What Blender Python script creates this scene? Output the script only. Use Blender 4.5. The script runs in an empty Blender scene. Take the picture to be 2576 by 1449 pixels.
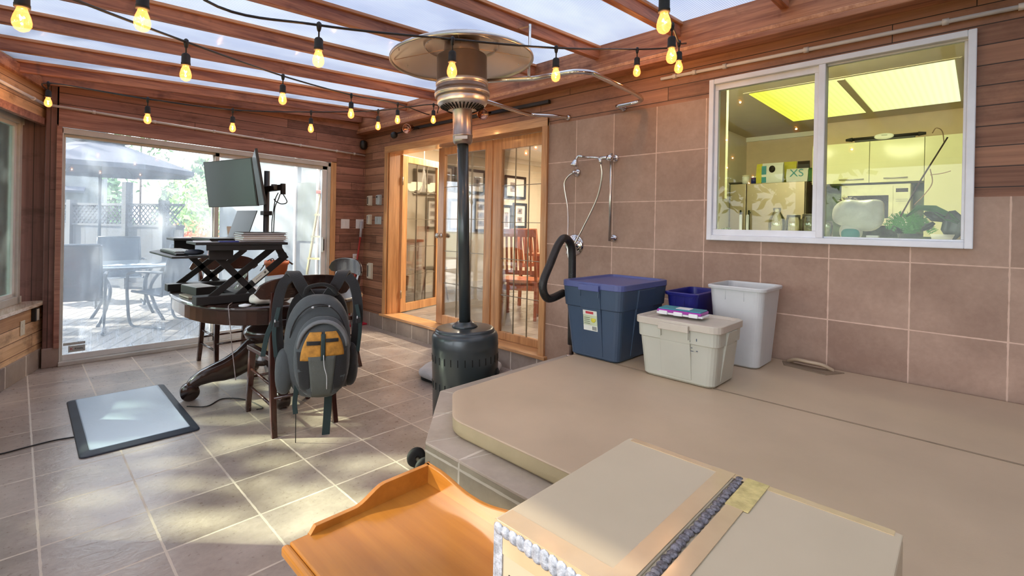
import bpy, bmesh, math, random
from mathutils import Vector, Matrix
random.seed(7)
PI = math.pi
# ------------------------------------------------------------------ camera, world, sun, exposure
W, H = 2576, 1449
F_PX, CX, CY = 1212.0, 1217.0, 567.3
YAW, PITCH, ROLL = math.radians(44.15), math.radians(-0.09), math.radians(1.1)
CAM = Vector((-3.201, -5.5066, 1.287))
def basis():
    cy, sy, cp, sp = math.cos(YAW), math.sin(YAW), math.cos(PITCH), math.sin(PITCH)
    fwd = Vector((sy*cp, cy*cp, sp)); right = Vector((cy, -sy, 0)); up = right.cross(fwd)
    cr, sr = math.cos(ROLL), math.sin(ROLL)
    return right*cr + up*sr, up*cr - right*sr, fwd
RT, UP, FW = basis()
scene = bpy.context.scene
COL = scene.collection
cd = bpy.data.cameras.new('camera'); cam = bpy.data.objects.new('camera', cd); COL.objects.link(cam)
cd.sensor_width = 36; cd.lens = F_PX/W*36; cd.shift_x = (W/2-CX)/W; cd.shift_y = (CY-H/2)/W
cd.clip_start = 0.02; cd.clip_end = 200
m = Matrix((RT, UP, -FW)).transposed().to_4x4(); m.translation = CAM; cam.matrix_world = m
scene.camera = cam
scene.view_settings.view_transform = 'Standard'; scene.view_settings.look = 'None'
scene.view_settings.gamma = 1; scene.view_settings.exposure = 0.68
scene.view_settings.use_curve_mapping = False
scene.cycles.max_bounces = 10; scene.cycles.diffuse_bounces = 5; scene.cycles.glossy_bounces = 4
scene.cycles.transmission_bounces = 8; scene.cycles.transparent_max_bounces = 16
scene.cycles.caustics_reflective = False; scene.cycles.caustics_refractive = False
scene.cycles.sample_clamp_indirect = 6.0; scene.cycles.use_denoising = True
world = bpy.data.worlds.new('sky'); scene.world = world; world.use_nodes = True
bg = world.node_tree.nodes['Background']; bg.inputs[0].default_value = (0.90, 0.94, 1.0, 1); bg.inputs[1].default_value = 3.9
sd = bpy.data.lights.new('sun', 'SUN'); sd.energy = 15.0; sd.angle = math.radians(.9); sd.color = (1.0, 0.90, 0.74)
sun = bpy.data.objects.new('sun', sd); COL.objects.link(sun)
SUN = Vector((0.62, -0.60, -0.52)).normalized()
sun.rotation_euler = SUN.to_track_quat('-Z', 'Y').to_euler(); sun.location = (-6, 6, 6)
def area_lamp(name, loc, size, energy, color, sizey=None, rot=(0, 0, 0)):
    l = bpy.data.lights.new(name, 'AREA'); l.size = size; l.energy = energy; l.color = color
    if sizey: l.shape = 'RECTANGLE'; l.size_y = sizey
    o = bpy.data.objects.new(name, l); COL.objects.link(o); o.location = loc; o.rotation_euler = rot; return o

def ray(u, v):
    return RT*((u-CX)/F_PX) - UP*((v-CY)/F_PX) + FW
def at(u, v, ax, val):
    d = ray(u, v); t = (val-CAM[ax])/d[ax]; return CAM + d*t
def P(u, v, d): return CAM + ray(u, v)*d

# ------------------------------------------------------------------ materials
class N:
    def __init__(s, name):
        s.m = bpy.data.materials.new(name); s.m.use_nodes = True; s.t = s.m.node_tree
        s.t.nodes.clear(); s.out = s.n('ShaderNodeOutputMaterial')
    def n(s, typ, **k):
        x = s.t.nodes.new(typ)
        for a, b in k.items():
            if a[0] == 'i' and a[1:].isdigit(): s.set(x.inputs[int(a[1:])], b)
            elif a.startswith('in_'): s.set(x.inputs[a[3:].replace('_', ' ')], b)
            else: setattr(x, a, b)
        return x
    def set(s, inp, b):
        if isinstance(b, bpy.types.NodeSocket): s.t.links.new(b, inp)
        elif isinstance(b, bpy.types.Node): s.t.links.new(b.outputs[0], inp)
        else:
            if hasattr(inp.default_value, '__len__') and not isinstance(b, (int, float)) and len(inp.default_value) == 4 and len(b) == 3: b = (*b, 1)
            inp.default_value = b
    def math(s, op, a, b=0.0, c=0.0):
        x = s.n('ShaderNodeMath', operation=op, i0=a, i1=b)
        if op in ('MULTIPLY_ADD', 'SMOOTH_MIN'): s.set(x.inputs[2], c)
        return x.outputs[0]
    def mix(s, f, a, b, mode='MIX'):
        x = s.t.nodes.new('ShaderNodeMix'); x.data_type = 'RGBA'; x.blend_type = mode
        s.set(x.inputs[0], f); s.set(x.inputs[6], a); s.set(x.inputs[7], b); return x.outputs[2]
    def coord(s, which='Object'):
        return s.n('ShaderNodeTexCoord').outputs[which]
    def world(s): return s.n('ShaderNodeNewGeometry').outputs['Position']
    def noise(s, vec, scale, detail=3, rough=.55):
        return s.n('ShaderNodeTexNoise', in_Vector=vec, in_Scale=scale, in_Detail=detail, in_Roughness=rough).outputs[0]
    def ramp(s, f, p0, c0, p1, c1):
        r = s.n('ShaderNodeValToRGB', i0=f); e = r.color_ramp.elements
        e[0].position = p0; e[0].color = (*c0, 1); e[1].position = p1; e[1].color = (*c1, 1); return r.outputs[0]
    def bump(s, h, strength=.3, dist=.01):
        return s.n('ShaderNodeBump', in_Height=h, in_Strength=strength, in_Distance=dist).outputs[0]
    def bsdf(s, **k):
        b = s.n('ShaderNodeBsdfPrincipled')
        for a, v in k.items(): s.set(b.inputs[a.replace('_', ' ')], v)
        return b
    def end(s, sh):
        s.t.links.new(sh.outputs[0] if isinstance(sh, bpy.types.Node) else sh, s.out.inputs[0]); return s.m
M = {}
def simple(name, col, rough=.5, metal=0.0, var=.12, scale=9, bump=.0, bscale=60, emit=None, es=0, coat=0, spec=.5, sheen=0):
    n = N(name); c = n.coord()
    f = n.noise(c, scale, 4)
    a = tuple(max(0, x*(1-var)) for x in col); b = tuple(min(1, x*(1+var)) for x in col)
    cc = n.ramp(f, .3, a, .7, b)
    k = dict(Base_Color=cc, Roughness=rough, Metallic=metal, Specular_IOR_Level=spec)
    if bump: k['Normal'] = n.bump(n.noise(c, bscale, 3), bump, .004)
    if emit: k['Emission_Color'] = (*emit, 1); k['Emission_Strength'] = es
    if coat: k['Coat_Weight'] = coat; k['Coat_Roughness'] = .1
    if sheen: k['Sheen_Weight'] = sheen
    M[name] = n.end(n.bsdf(**k)); return M[name]
def wood(name, dark, light, axis='X', rough=.5, scale=1.0, coat=0, knots=0.0, space='Object'):
    n = N(name); c = n.coord() if space == 'Object' else n.world()
    sc = {'X': (1.2, 22, 22), 'Y': (22, 1.2, 22), 'Z': (22, 22, 1.2)}[axis]
    mp = n.n('ShaderNodeMapping', in_Vector=c, in_Scale=tuple(x*scale for x in sc)).outputs[0]
    f = n.noise(mp, 1.0, 5, .6); g = n.noise(mp, 4.0, 3, .6)
    h = n.math('ADD', n.math('MULTIPLY', f, .75), n.math('MULTIPLY', g, .25))
    cc = n.ramp(h, .36, dark, .62, light)
    if knots:
        k = n.noise(c, 3.1, 4, .7); cc = n.mix(n.math('MULTIPLY', n.ramp(k, .56, (0, 0, 0), .68, (1, 1, 1)), knots), cc, tuple(x*.35 for x in dark))
    k = dict(Base_Color=cc, Roughness=rough, Normal=n.bump(h, .18, .003))
    if coat: k['Coat_Weight'] = coat; k['Coat_Roughness'] = .15
    M[name] = n.end(n.bsdf(**k)); return M[name]
def planks(name, ua, va, width, length, dark, light, grain, rough=.55, gap=.05, gapcol=(.03, .015, .01), stain=0.0, rot=None, v0=0.0, bumpk=.5, offs=.37):
    """boards running along world axis ua, stacked along world axis va"""
    n = N(name); c = n.world()
    if rot is not None:
        c = n.n('ShaderNodeMapping', in_Vector=c, in_Rotation=(0, 0, rot)).outputs[0]
    s = n.n('ShaderNodeSeparateXYZ', i0=c).outputs; U = s['XYZ'.index(ua)]; V = s['XYZ'.index(va)]
    row = n.math('DIVIDE', n.math('SUBTRACT', V, v0), width); ri = n.math('FLOOR', row); rf = n.math('FRACT', row)
    shift = n.n('ShaderNodeTexWhiteNoise', noise_dimensions='1D', in_W=ri).outputs[0]
    col = n.math('ADD', n.math('DIVIDE', U, length), n.math('MULTIPLY', shift, 3.0)); ci = n.math('FLOOR', col); cf = n.math('FRACT', col)
    cell = n.n('ShaderNodeCombineXYZ', i0=ri, i1=ci)
    rnd = n.n('ShaderNodeTexWhiteNoise', noise_dimensions='3D', in_Vector=cell).outputs[0]
    off = n.n('ShaderNodeCombineXYZ', i0=n.math('MULTIPLY', rnd, 37.0), i1=n.math('MULTIPLY', U, .9), i2=n.math('MULTIPLY', V, 26.0))
    g = n.noise(off, 1.6, 5, .6)
    h = n.math('ADD', n.math('MULTIPLY', g, .75), n.math('MULTIPLY', rnd, .42))
    cc = n.ramp(h, .34, dark, .86, light)
    if stain:
        st = n.n('ShaderNodeMapping', in_Vector=c, in_Scale=(1.6, 1.6, 3.2)).outputs[0]
        k = n.ramp(n.noise(st, 1.5, 6, .72), .5, (0, 0, 0), .66, (1, 1, 1))
        cc = n.mix(n.math('MULTIPLY', k, stain), cc, tuple(x*.30 for x in dark))
    e = n.math('MINIMUM', rf, n.math('SUBTRACT', 1.0, rf)); gm = n.math('LESS_THAN', e, gap*.5)
    e2 = n.math('MINIMUM', cf, n.math('SUBTRACT', 1.0, cf)); gm2 = n.math('LESS_THAN', e2, .002/length)
    gmm = n.math('MAXIMUM', gm, gm2)
    cc = n.mix(gmm, cc, gapcol)
    hh = n.math('SUBTRACT', n.math('MULTIPLY', g, .25), gmm)
    M[name] = n.end(n.bsdf(Base_Color=cc, Roughness=rough, Normal=n.bump(hh, bumpk, .006))); return M[name]
def tiles(name, ua, va, u0, v0, size, c1, c2, grout, gw=.008, rough=.5, bump=.35, rscale=1.0, gv=None, tex=14):
    n = N(name); c = n.world(); s = n.n('ShaderNodeSeparateXYZ', i0=c).outputs
    U = s['XYZ'.index(ua)]; V = s['XYZ'.index(va)]
    a = n.math('DIVIDE', n.math('SUBTRACT', U, u0), size); b = n.math('DIVIDE', n.math('SUBTRACT', V, v0), gv or size)
    ai, af, bi, bf = n.math('FLOOR', a), n.math('FRACT', a), n.math('FLOOR', b), n.math('FRACT', b)
    def edge(f): return n.math('MINIMUM', f, n.math('SUBTRACT', 1.0, f))
    e = n.math('MINIMUM', edge(af), n.math('MULTIPLY', edge(bf), (gv or size)/size))
    wob = n.math('MULTIPLY', n.math('SUBTRACT', n.noise(c, 22, 2), .5), .006/size)
    gm = n.math('LESS_THAN', n.math('ADD', e, wob), gw/size/2)
    rnd = n.n('ShaderNodeTexWhiteNoise', noise_dimensions='3D', in_Vector=n.n('ShaderNodeCombineXYZ', i0=ai, i1=bi)).outputs[0]
    t = n.noise(c, tex*.25, 6, .65); t2 = n.noise(c, tex*3, 4, .6)
    h = n.math('ADD', n.math('ADD', n.math('MULTIPLY', t, .55), n.math('MULTIPLY', rnd, .14)), n.math('MULTIPLY', t2, .17))
    cc = n.mix(gm, n.ramp(h, .30, c1, .60, c2), grout)
    slate = n.n('ShaderNodeTexNoise', in_Vector=n.n('ShaderNodeMapping', in_Vector=c, in_Scale=(9, 16, 9)), in_Scale=1.5, in_Detail=4, in_Roughness=.5, in_Distortion=1.2).outputs[0]
    hh = n.math('SUBTRACT', n.math('MULTIPLY', slate, .6), n.math('MULTIPLY', gm, .5))
    rr = n.math('ADD', n.math('MULTIPLY', t2, .15*rscale), n.math('ADD', n.math('MULTIPLY', gm, .3), rough))
    M[name] = n.end(n.bsdf(Base_Color=cc, Roughness=rr, Normal=n.bump(hh, bump, .008), Specular_IOR_Level=.5)); return M[name]
def glass(name, tint=(1, 1, 1), refl=.06, haze=0.0, hazecol=(.8, .9, 1), rough=.0, dirt=0.0):
    n = N(name); tr = n.n('ShaderNodeBsdfTransparent', i0=tint); gl = n.n('ShaderNodeBsdfGlossy', in_Roughness=rough)
    fr = n.n('ShaderNodeFresnel', in_IOR=1.45).outputs[0]
    m1 = n.n('ShaderNodeMixShader', i0=n.math('ADD', n.math('MULTIPLY', fr, .8), refl-.03), i1=tr.outputs[0], i2=gl.outputs[0])
    if haze or dirt:
        d = n.n('ShaderNodeMixShader', i0=.7, i1=n.n('ShaderNodeBsdfDiffuse', i0=hazecol).outputs[0], i2=n.n('ShaderNodeBsdfTranslucent', i0=hazecol).outputs[0])
        c = n.world(); st = n.n('ShaderNodeMapping', in_Vector=c, in_Scale=(14, 14, 3.2)).outputs[0]
        z = n.n('ShaderNodeSeparateXYZ', i0=c).outputs[2]
        low = n.math('MULTIPLY', n.math('MAXIMUM', n.math('SUBTRACT', .6, z), 0.0), dirt)
        spots = n.math('MULTIPLY', n.ramp(n.noise(st, 1.0, 5, .7), .45, (0, 0, 0), .75, (1, 1, 1)), n.math('ADD', low, haze*.9))
        f = n.math('MINIMUM', n.math('ADD', spots, haze), .7)
        m1 = n.n('ShaderNodeMixShader', i0=f, i1=m1.outputs[0], i2=d.outputs[0])
    M[name] = n.end(m1); return M[name]
def emis(name, col, st):
    n = N(name); M[name] = n.end(n.n('ShaderNodeEmission', i0=col, i1=st)); return M[name]

CEDAR_D, CEDAR_L = (.19, .075, .045), (.50, .235, .145)
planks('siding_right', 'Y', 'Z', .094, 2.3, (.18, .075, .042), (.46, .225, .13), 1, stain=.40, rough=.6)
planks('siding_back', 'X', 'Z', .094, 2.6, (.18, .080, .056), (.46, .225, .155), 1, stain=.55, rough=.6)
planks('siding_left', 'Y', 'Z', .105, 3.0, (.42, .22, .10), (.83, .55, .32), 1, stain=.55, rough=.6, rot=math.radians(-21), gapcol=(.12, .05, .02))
planks('boards_vertical', 'Z', 'X', .10, 6.0, (.13, .062, .052), (.30, .15, .12), 1, stain=.5, rough=.6, v0=-3.0)
wood('rafter_wood', (.19, .062, .035), (.50, .20, .10), 'X', knots=.5)
wood('strip_wood', (.44, .19, .09), (.66, .34, .18), 'X')
wood('beam_wood', (.24, .085, .045), (.52, .24, .13), 'Y', knots=.55, space='World')
wood('beam_wood_x', (.22, .095, .07), (.44, .22, .16), 'X', knots=.35, space='World')
wood('fir', (.40, .185, .068), (.66, .345, .145), 'Z', rough=.35, coat=.4, space='World')
wood('fir_h', (.42, .20, .078), (.70, .38, .165), 'Y', rough=.35, coat=.4, space='World')
wood('sill_wood', (.50, .36, .26), (.80, .66, .52), 'Y', rough=.25, coat=.5)
wood('orange_wood', (.40, .148, .020), (.52, .208, .032), 'Y', rough=.28, coat=.35, scale=.5)
wood('orange_wood_dark', (.34, .085, .022), (.52, .15, .035), 'Z', rough=.32, coat=.3, scale=.5)
wood('espresso', (.014, .007, .006), (.040, .018, .014), 'X', rough=.22, coat=.7)
wood('espresso_red', (.030, .010, .008), (.075, .024, .018), 'Z', rough=.25, coat=.6)
wood('cherry', (.20, .055, .025), (.45, .15, .07), 'Z', rough=.35, coat=.3)
planks('room_floor', 'X', 'Y', .12, 1.2, (.17, .155, .145), (.31, .285, .265), 1, rough=.25, gap=.03, gapcol=(.1, .09, .08), bumpk=.1)
planks('deck_boards', 'Y', 'X', .14, 30.0, (.17, .165, .16), (.25, .245, .24), 1, rough=.7, gap=.10, gapcol=(.03, .03, .035), rot=math.radians(28))
planks('fence_boards', 'Z', 'X', .14, 30.0, (.075, .08, .09), (.12, .13, .145), 1, rough=.8, gap=.06, gapcol=(.03, .035, .04))
planks('lap_siding', 'X', 'Z', .2, 30.0, (.15, .17, .19), (.20, .22, .24), 1, rough=.7, gap=.05, gapcol=(.25, .28, .3))
tiles('floor_tile', 'X', 'Y', -3.121, -2.979, .3515, (.27, .215, .18), (.50, .415, .355), (.60, .51, .42), gw=.009, rough=.22, bump=.30)
tiles('wall_tile', 'Y', 'Z', -3.253, 1.139, .3355, (.30, .185, .13), (.48, .325, .24), (.68, .49, .38), gw=.006, rough=.5, bump=.12)
tiles('base_tile_y', 'Y', 'Z', -.20, -.005, .300, (.26, .20, .165), (.40, .33, .28), (.66, .58, .50), gw=.010, rough=.45, bump=.1)
tiles('base_tile_x', 'X', 'Z', -.185, -.005, .300, (.24, .17, .14), (.36, .27, .23), (.62, .54, .46), gw=.010, rough=.45, bump=.1)
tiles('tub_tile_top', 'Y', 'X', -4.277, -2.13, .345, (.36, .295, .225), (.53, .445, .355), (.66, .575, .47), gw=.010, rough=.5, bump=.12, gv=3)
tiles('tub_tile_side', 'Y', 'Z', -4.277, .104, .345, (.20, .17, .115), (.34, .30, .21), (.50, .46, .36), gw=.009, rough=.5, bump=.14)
# polycarbonate
n = N('polycarbonate'); c = n.world(); s = n.n('ShaderNodeSeparateXYZ', i0=c).outputs
rib = n.math('MULTIPLY_ADD', n.math('SINE', n.math('MULTIPLY', s[1], 2*PI/.0125)), .5, .5)
sm = n.noise(n.n('ShaderNodeMapping', in_Vector=c, in_Scale=(.5, 1, 1)), 1.4, 4, .6)
ccl = n.mix(rib, (.35, .385, .455), (.585, .62, .675)); ccl = n.mix(n.ramp(sm, .45, (0, 0, 0), .75, (1, 1, 1)), ccl, (.34, .38, .48))
tl = n.n('ShaderNodeBsdfTranslucent', i0=ccl); gl = n.n('ShaderNodeBsdfGlossy', in_Roughness=.12); tp = n.n('ShaderNodeBsdfTransparent', i0=(.9, .95, 1))
n.set(gl.inputs['Normal'], n.bump(rib, .5, .003))
a = n.n('ShaderNodeMixShader', i0=.04, i1=tl.outputs[0], i2=tp.outputs[0])
fr = n.n('ShaderNodeFresnel', in_IOR=1.45).outputs[0]
M['polycarbonate'] = n.end(n.n('ShaderNodeMixShader', i0=fr, i1=a.outputs[0], i2=gl.outputs[0]))
glass('pane_clear', refl=.05)
glass('pane_kitchen', refl=.022, tint=(.95, .98, .92))
glass('pane_door', refl=.04, haze=.16, dirt=.28, tint=(.97, .99, 1.0), hazecol=(.78, .88, 1.0))
glass('pane_bay', refl=.08, haze=.02, dirt=.03, tint=(.85, .95, .88))
glass('bulb_glass', refl=.12, tint=(1, .86, .66)); glass('jar_glass', refl=.12, tint=(.97, .98, .93), rough=.03)
simple('vinyl_white', (.80, .82, .86), .35, var=.05); simple('alu', (.56, .545, .50), .4, var=.08); simple('alu_inner', (.72, .72, .70), .35, var=.05)
simple('conduit_white', (.74, .70, .66), .45, var=.08); simple('steel', (.78, .72, .66), .36, 1.0, .06, 3); simple('steel_dark', (.42, .34, .30), .34, 1.0, .15, 3)
simple('chrome', (.72, .70, .68), .10, 1.0, .04); simple('chrome_dull', (.58, .55, .50), .28, 1.0, .04)
simple('heater_grey', (.040, .050, .054), .33, .3, .06, 3, coat=.25); simple('slot_black', (.003, .003, .003), .9); simple('slot_light', (.6, .6, .6), .8)
simple('black_plastic', (.012, .012, .013), .5); simple('black_gloss', (.010, .010, .012), .15); simple('black_rubber', (.016, .015, .015), .75, bump=.4)
simple('foam_black', (.014, .013, .012), .42, bump=.6, bscale=120); simple('copper', (.48, .23, .15), .22, 1.0, .1); simple('lens', (.35, .36, .33), .25)
simple('lead', (.22, .19, .15), .4, .7); simple('brass', (.55, .40, .18), .3, 1.0)
simple('cover_vinyl', (.52, .395, .265), .50, var=.07, scale=3, bump=.10, bscale=220); simple('seam', (.26, .19, .125), .6); simple('cover_side_shaded', (.45, .365, .215), .5, var=.06, bump=.1, bscale=220)  # cover side: same vinyl, its olive shade put into the colour
simple('cardboard', (.56, .46, .315), .75, var=.05, scale=3); simple('tape', (.62, .45, .27), .22, var=.07, coat=.5); simple('tape_gold', (.62, .50, .22), .18, var=.25, scale=40, coat=.8, bump=.5, bscale=70)
simple('bubble', (.16, .15, .17), .25, var=.7, scale=160, bump=.9, bscale=140); simple('bubble_side', (.42, .44, .50), .25, var=.4, scale=90, bump=.8, bscale=90)
simple('print_black', (.01, .01, .01), .7); simple('tote_blue', (.045, .075, .125), .42, var=.1, scale=3); simple('tote_lid_blue', (.085, .105, .27), .40, var=.07, scale=3)
simple('tote_cream', (.50, .50, .42), .45, var=.06, scale=3); simple('tote_lid_cream', (.52, .47, .39), .45, var=.06); simple('bin_blue', (.012, .014, .18), .35, var=.06)
simple('bin_white', (.60, .62, .62), .40, var=.04); simple('purple', (.35, .03, .34), .35); simple('teal', (.03, .26, .34), .35); simple('white_plastic', (.78, .79, .80), .4, var=.03)
simple('label_white', (.72, .74, .66), .5, var=.05); simple('label_green', (.55, .62, .42), .5); simple('label_red', (.50, .05, .06), .5); simple('label_yellow', (.60, .55, .05), .5)
simple('paper', (.74, .76, .80), .6, var=.04); simple('paper_tan', (.52, .45, .36), .7, var=.08); simple('folder_edge', (.22, .12, .10), .7); simple('cloth_white', (.66, .63, .57), .9, var=.1, bump=.5, bscale=25)
simple('bag_black', (.014, .015, .017), .85, bump=.6, bscale=200, sheen=.2); simple('bag_grey', (.070, .082, .088), .85, var=.15, bump=.5, bscale=220, sheen=.2)
simple('bag_ltgrey', (.17, .18, .19), .8, var=.12, bump=.5, bscale=220); simple('bag_olive', (.105, .115, .105), .85, var=.12, bump=.5, bscale=220)
simple('bag_yellow', (.50, .235, .035), .7, var=.35, scale=30, bump=.6, bscale=70); simple('strap_teal', (.018, .040, .042), .7, bump=.3); simple('reflect_grey', (.55, .57, .6), .4)
simple('cane', (.55, .42, .24), .7, var=.3, scale=80); simple('terracotta', (.62, .15, .05), .45, var=.12); simple('soil', (.05, .03, .02), .9)
simple('mat_blue', (.40, .50, .60), .30, var=.05, scale=2, bump=.15, bscale=40, coat=.15); simple('mat_edge', (.030, .040, .060), .5, var=.15)
simple('cushion', (.42, .41, .40), .95, var=.10, bump=.6, bscale=60, sheen=.4); simple('mop_red', (.50, .015, .04), .7, var=.2, bump=.6); simple('pole_red', (.40, .03, .02), .35)
simple('grey_grip', (.42, .40, .42), .5); simple('switch_white', (.78, .77, .76), .4, var=.02); simple('switch_ivory', (.66, .60, .47), .45, var=.04); simple('switch_grey', (.45, .48, .46), .4)
simple('screen_dark', (.020, .024, .028), .16, var=.1, spec=.9); simple('screen_matte', (.036, .048, .052), .30, var=.05); simple('cable', (.010, .010, .012), .5); simple('book_blue', (.02, .03, .22), .4)
simple('wall_cream', (.72, .62, .45), .85, var=.03); simple('wall_dining', (.74, .67, .55), .85, var=.03); simple('ceil_warm', (.80, .76, .68), .9, var=.02); simple('trim_white', (.80, .78, .74), .5, var=.02)
simple('frame_black', (.012, .010, .010), .35); simple('matboard', (.80, .78, .74), .8, var=.02); simple('photo_dark', (.10, .08, .09), .6, var=.4, scale=25); simple('photo_mid', (.30, .26, .26), .6, var=.5, scale=30); simple('skin', (.42, .28, .22), .6)
simple('cabinet', (.74, .73, .50), .5, var=.02, coat=.1); simple('kitchen_wall', (.66, .52, .38), .8, var=.04); simple('kitchen_ceil', (.60, .52, .40), .85, var=.03); simple('stainless', (.46, .40, .32), .42, 1.0, .08, 2)
simple('micro_white', (.74, .74, .58), .4); simple('granite', (.08, .10, .07), .3, var=.5, scale=60); simple('backsplash', (.07, .12, .05), .35, var=.6, scale=14)
simple('leaf_dark', (.006, .022, .008), .35, var=.3, coat=.3); simple('leaf_green', (.03, .13, .025), .5, var=.3); simple('fern', (.10, .36, .08), .6, var=.3); simple('stem_brown', (.07, .045, .03), .7); simple('root_tan', (.42, .28, .17), .7)
simple('plastic_bag', (.62, .64, .62), .35, var=.18, scale=9, bump=.7, bscale=18); simple('bag_teal', (.06, .32, .32), .4); simple('jar_lid', (.40, .40, .38), .3, .8)
simple('metal_patio', (.05, .065, .085), .4, .3); simple('sling', (.055, .075, .10), .85, var=.2, bump=.5, bscale=200); simple('sling_dark', (.05, .052, .06), .85, var=.35, scale=30); simple('patio_top', (.12, .16, .20), .15, coat=.6)
simple('umbrella', (.045, .05, .075), .85, var=.1); simple('ladder_yellow', (.42, .36, .12), .5); simple('ladder_red', (.35, .07, .04), .5); simple('stone', (.13, .14, .15), .9, var=.3, scale=4, bump=.8, bscale=8)
simple('foliage', (.10, .20, .07), .8, var=.5, scale=6); simple('foliage_light', (.28, .42, .14), .8, var=.4, scale=6); simple('foliage_red', (.66, .22, .08), .8, var=.4, scale=8); simple('bark', (.10, .07, .05), .9); simple('ground', (.07, .10, .04), .95, var=.3)
simple('wall_grey_out', (.185, .205, .215), .8, var=.08, scale=2); simple('out_dark', (.09, .11, .10), .7, var=.3, scale=3); simple('wicker', (.20, .14, .07), .8, var=.4, scale=60)
emis('filament', (1.0, .48, .14), 18); emis('shade_glow', (1.0, .80, .42), 3.2); emis('recess_glow', (1, .8, .5), 8)
n = N('kitchen_diffuser'); c = n.world(); s = n.n('ShaderNodeSeparateXYZ', i0=c).outputs
ribs = n.math('MULTIPLY_ADD', n.math('SINE', n.math('MULTIPLY', s[1], 2*PI/.045)), .06, .94)
grad = n.ramp(n.math('MULTIPLY_ADD', s[1], -.72, -2.9), 0, (.74, .72, .08), 1, (.80, .86, .56))
M['kitchen_diffuser'] = n.end(n.n('ShaderNodeEmission', i0=grad, i1=n.math('MULTIPLY', ribs, 1.0)))
n = N('bulb_skin'); b = n.n('ShaderNodeMixShader', i0=.10, i1=n.n('ShaderNodeBsdfTransparent', i0=(1, .88, .72)).outputs[0], i2=n.n('ShaderNodeBsdfGlossy', in_Roughness=.05).outputs[0])
e = n.n('ShaderNodeEmission', i0=(1.0, .27, .055), i1=1.0); ad = n.n('ShaderNodeAddShader', i0=b.outputs[0], i1=e.outputs[0]); M['bulb_skin'] = n.end(ad)

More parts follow.
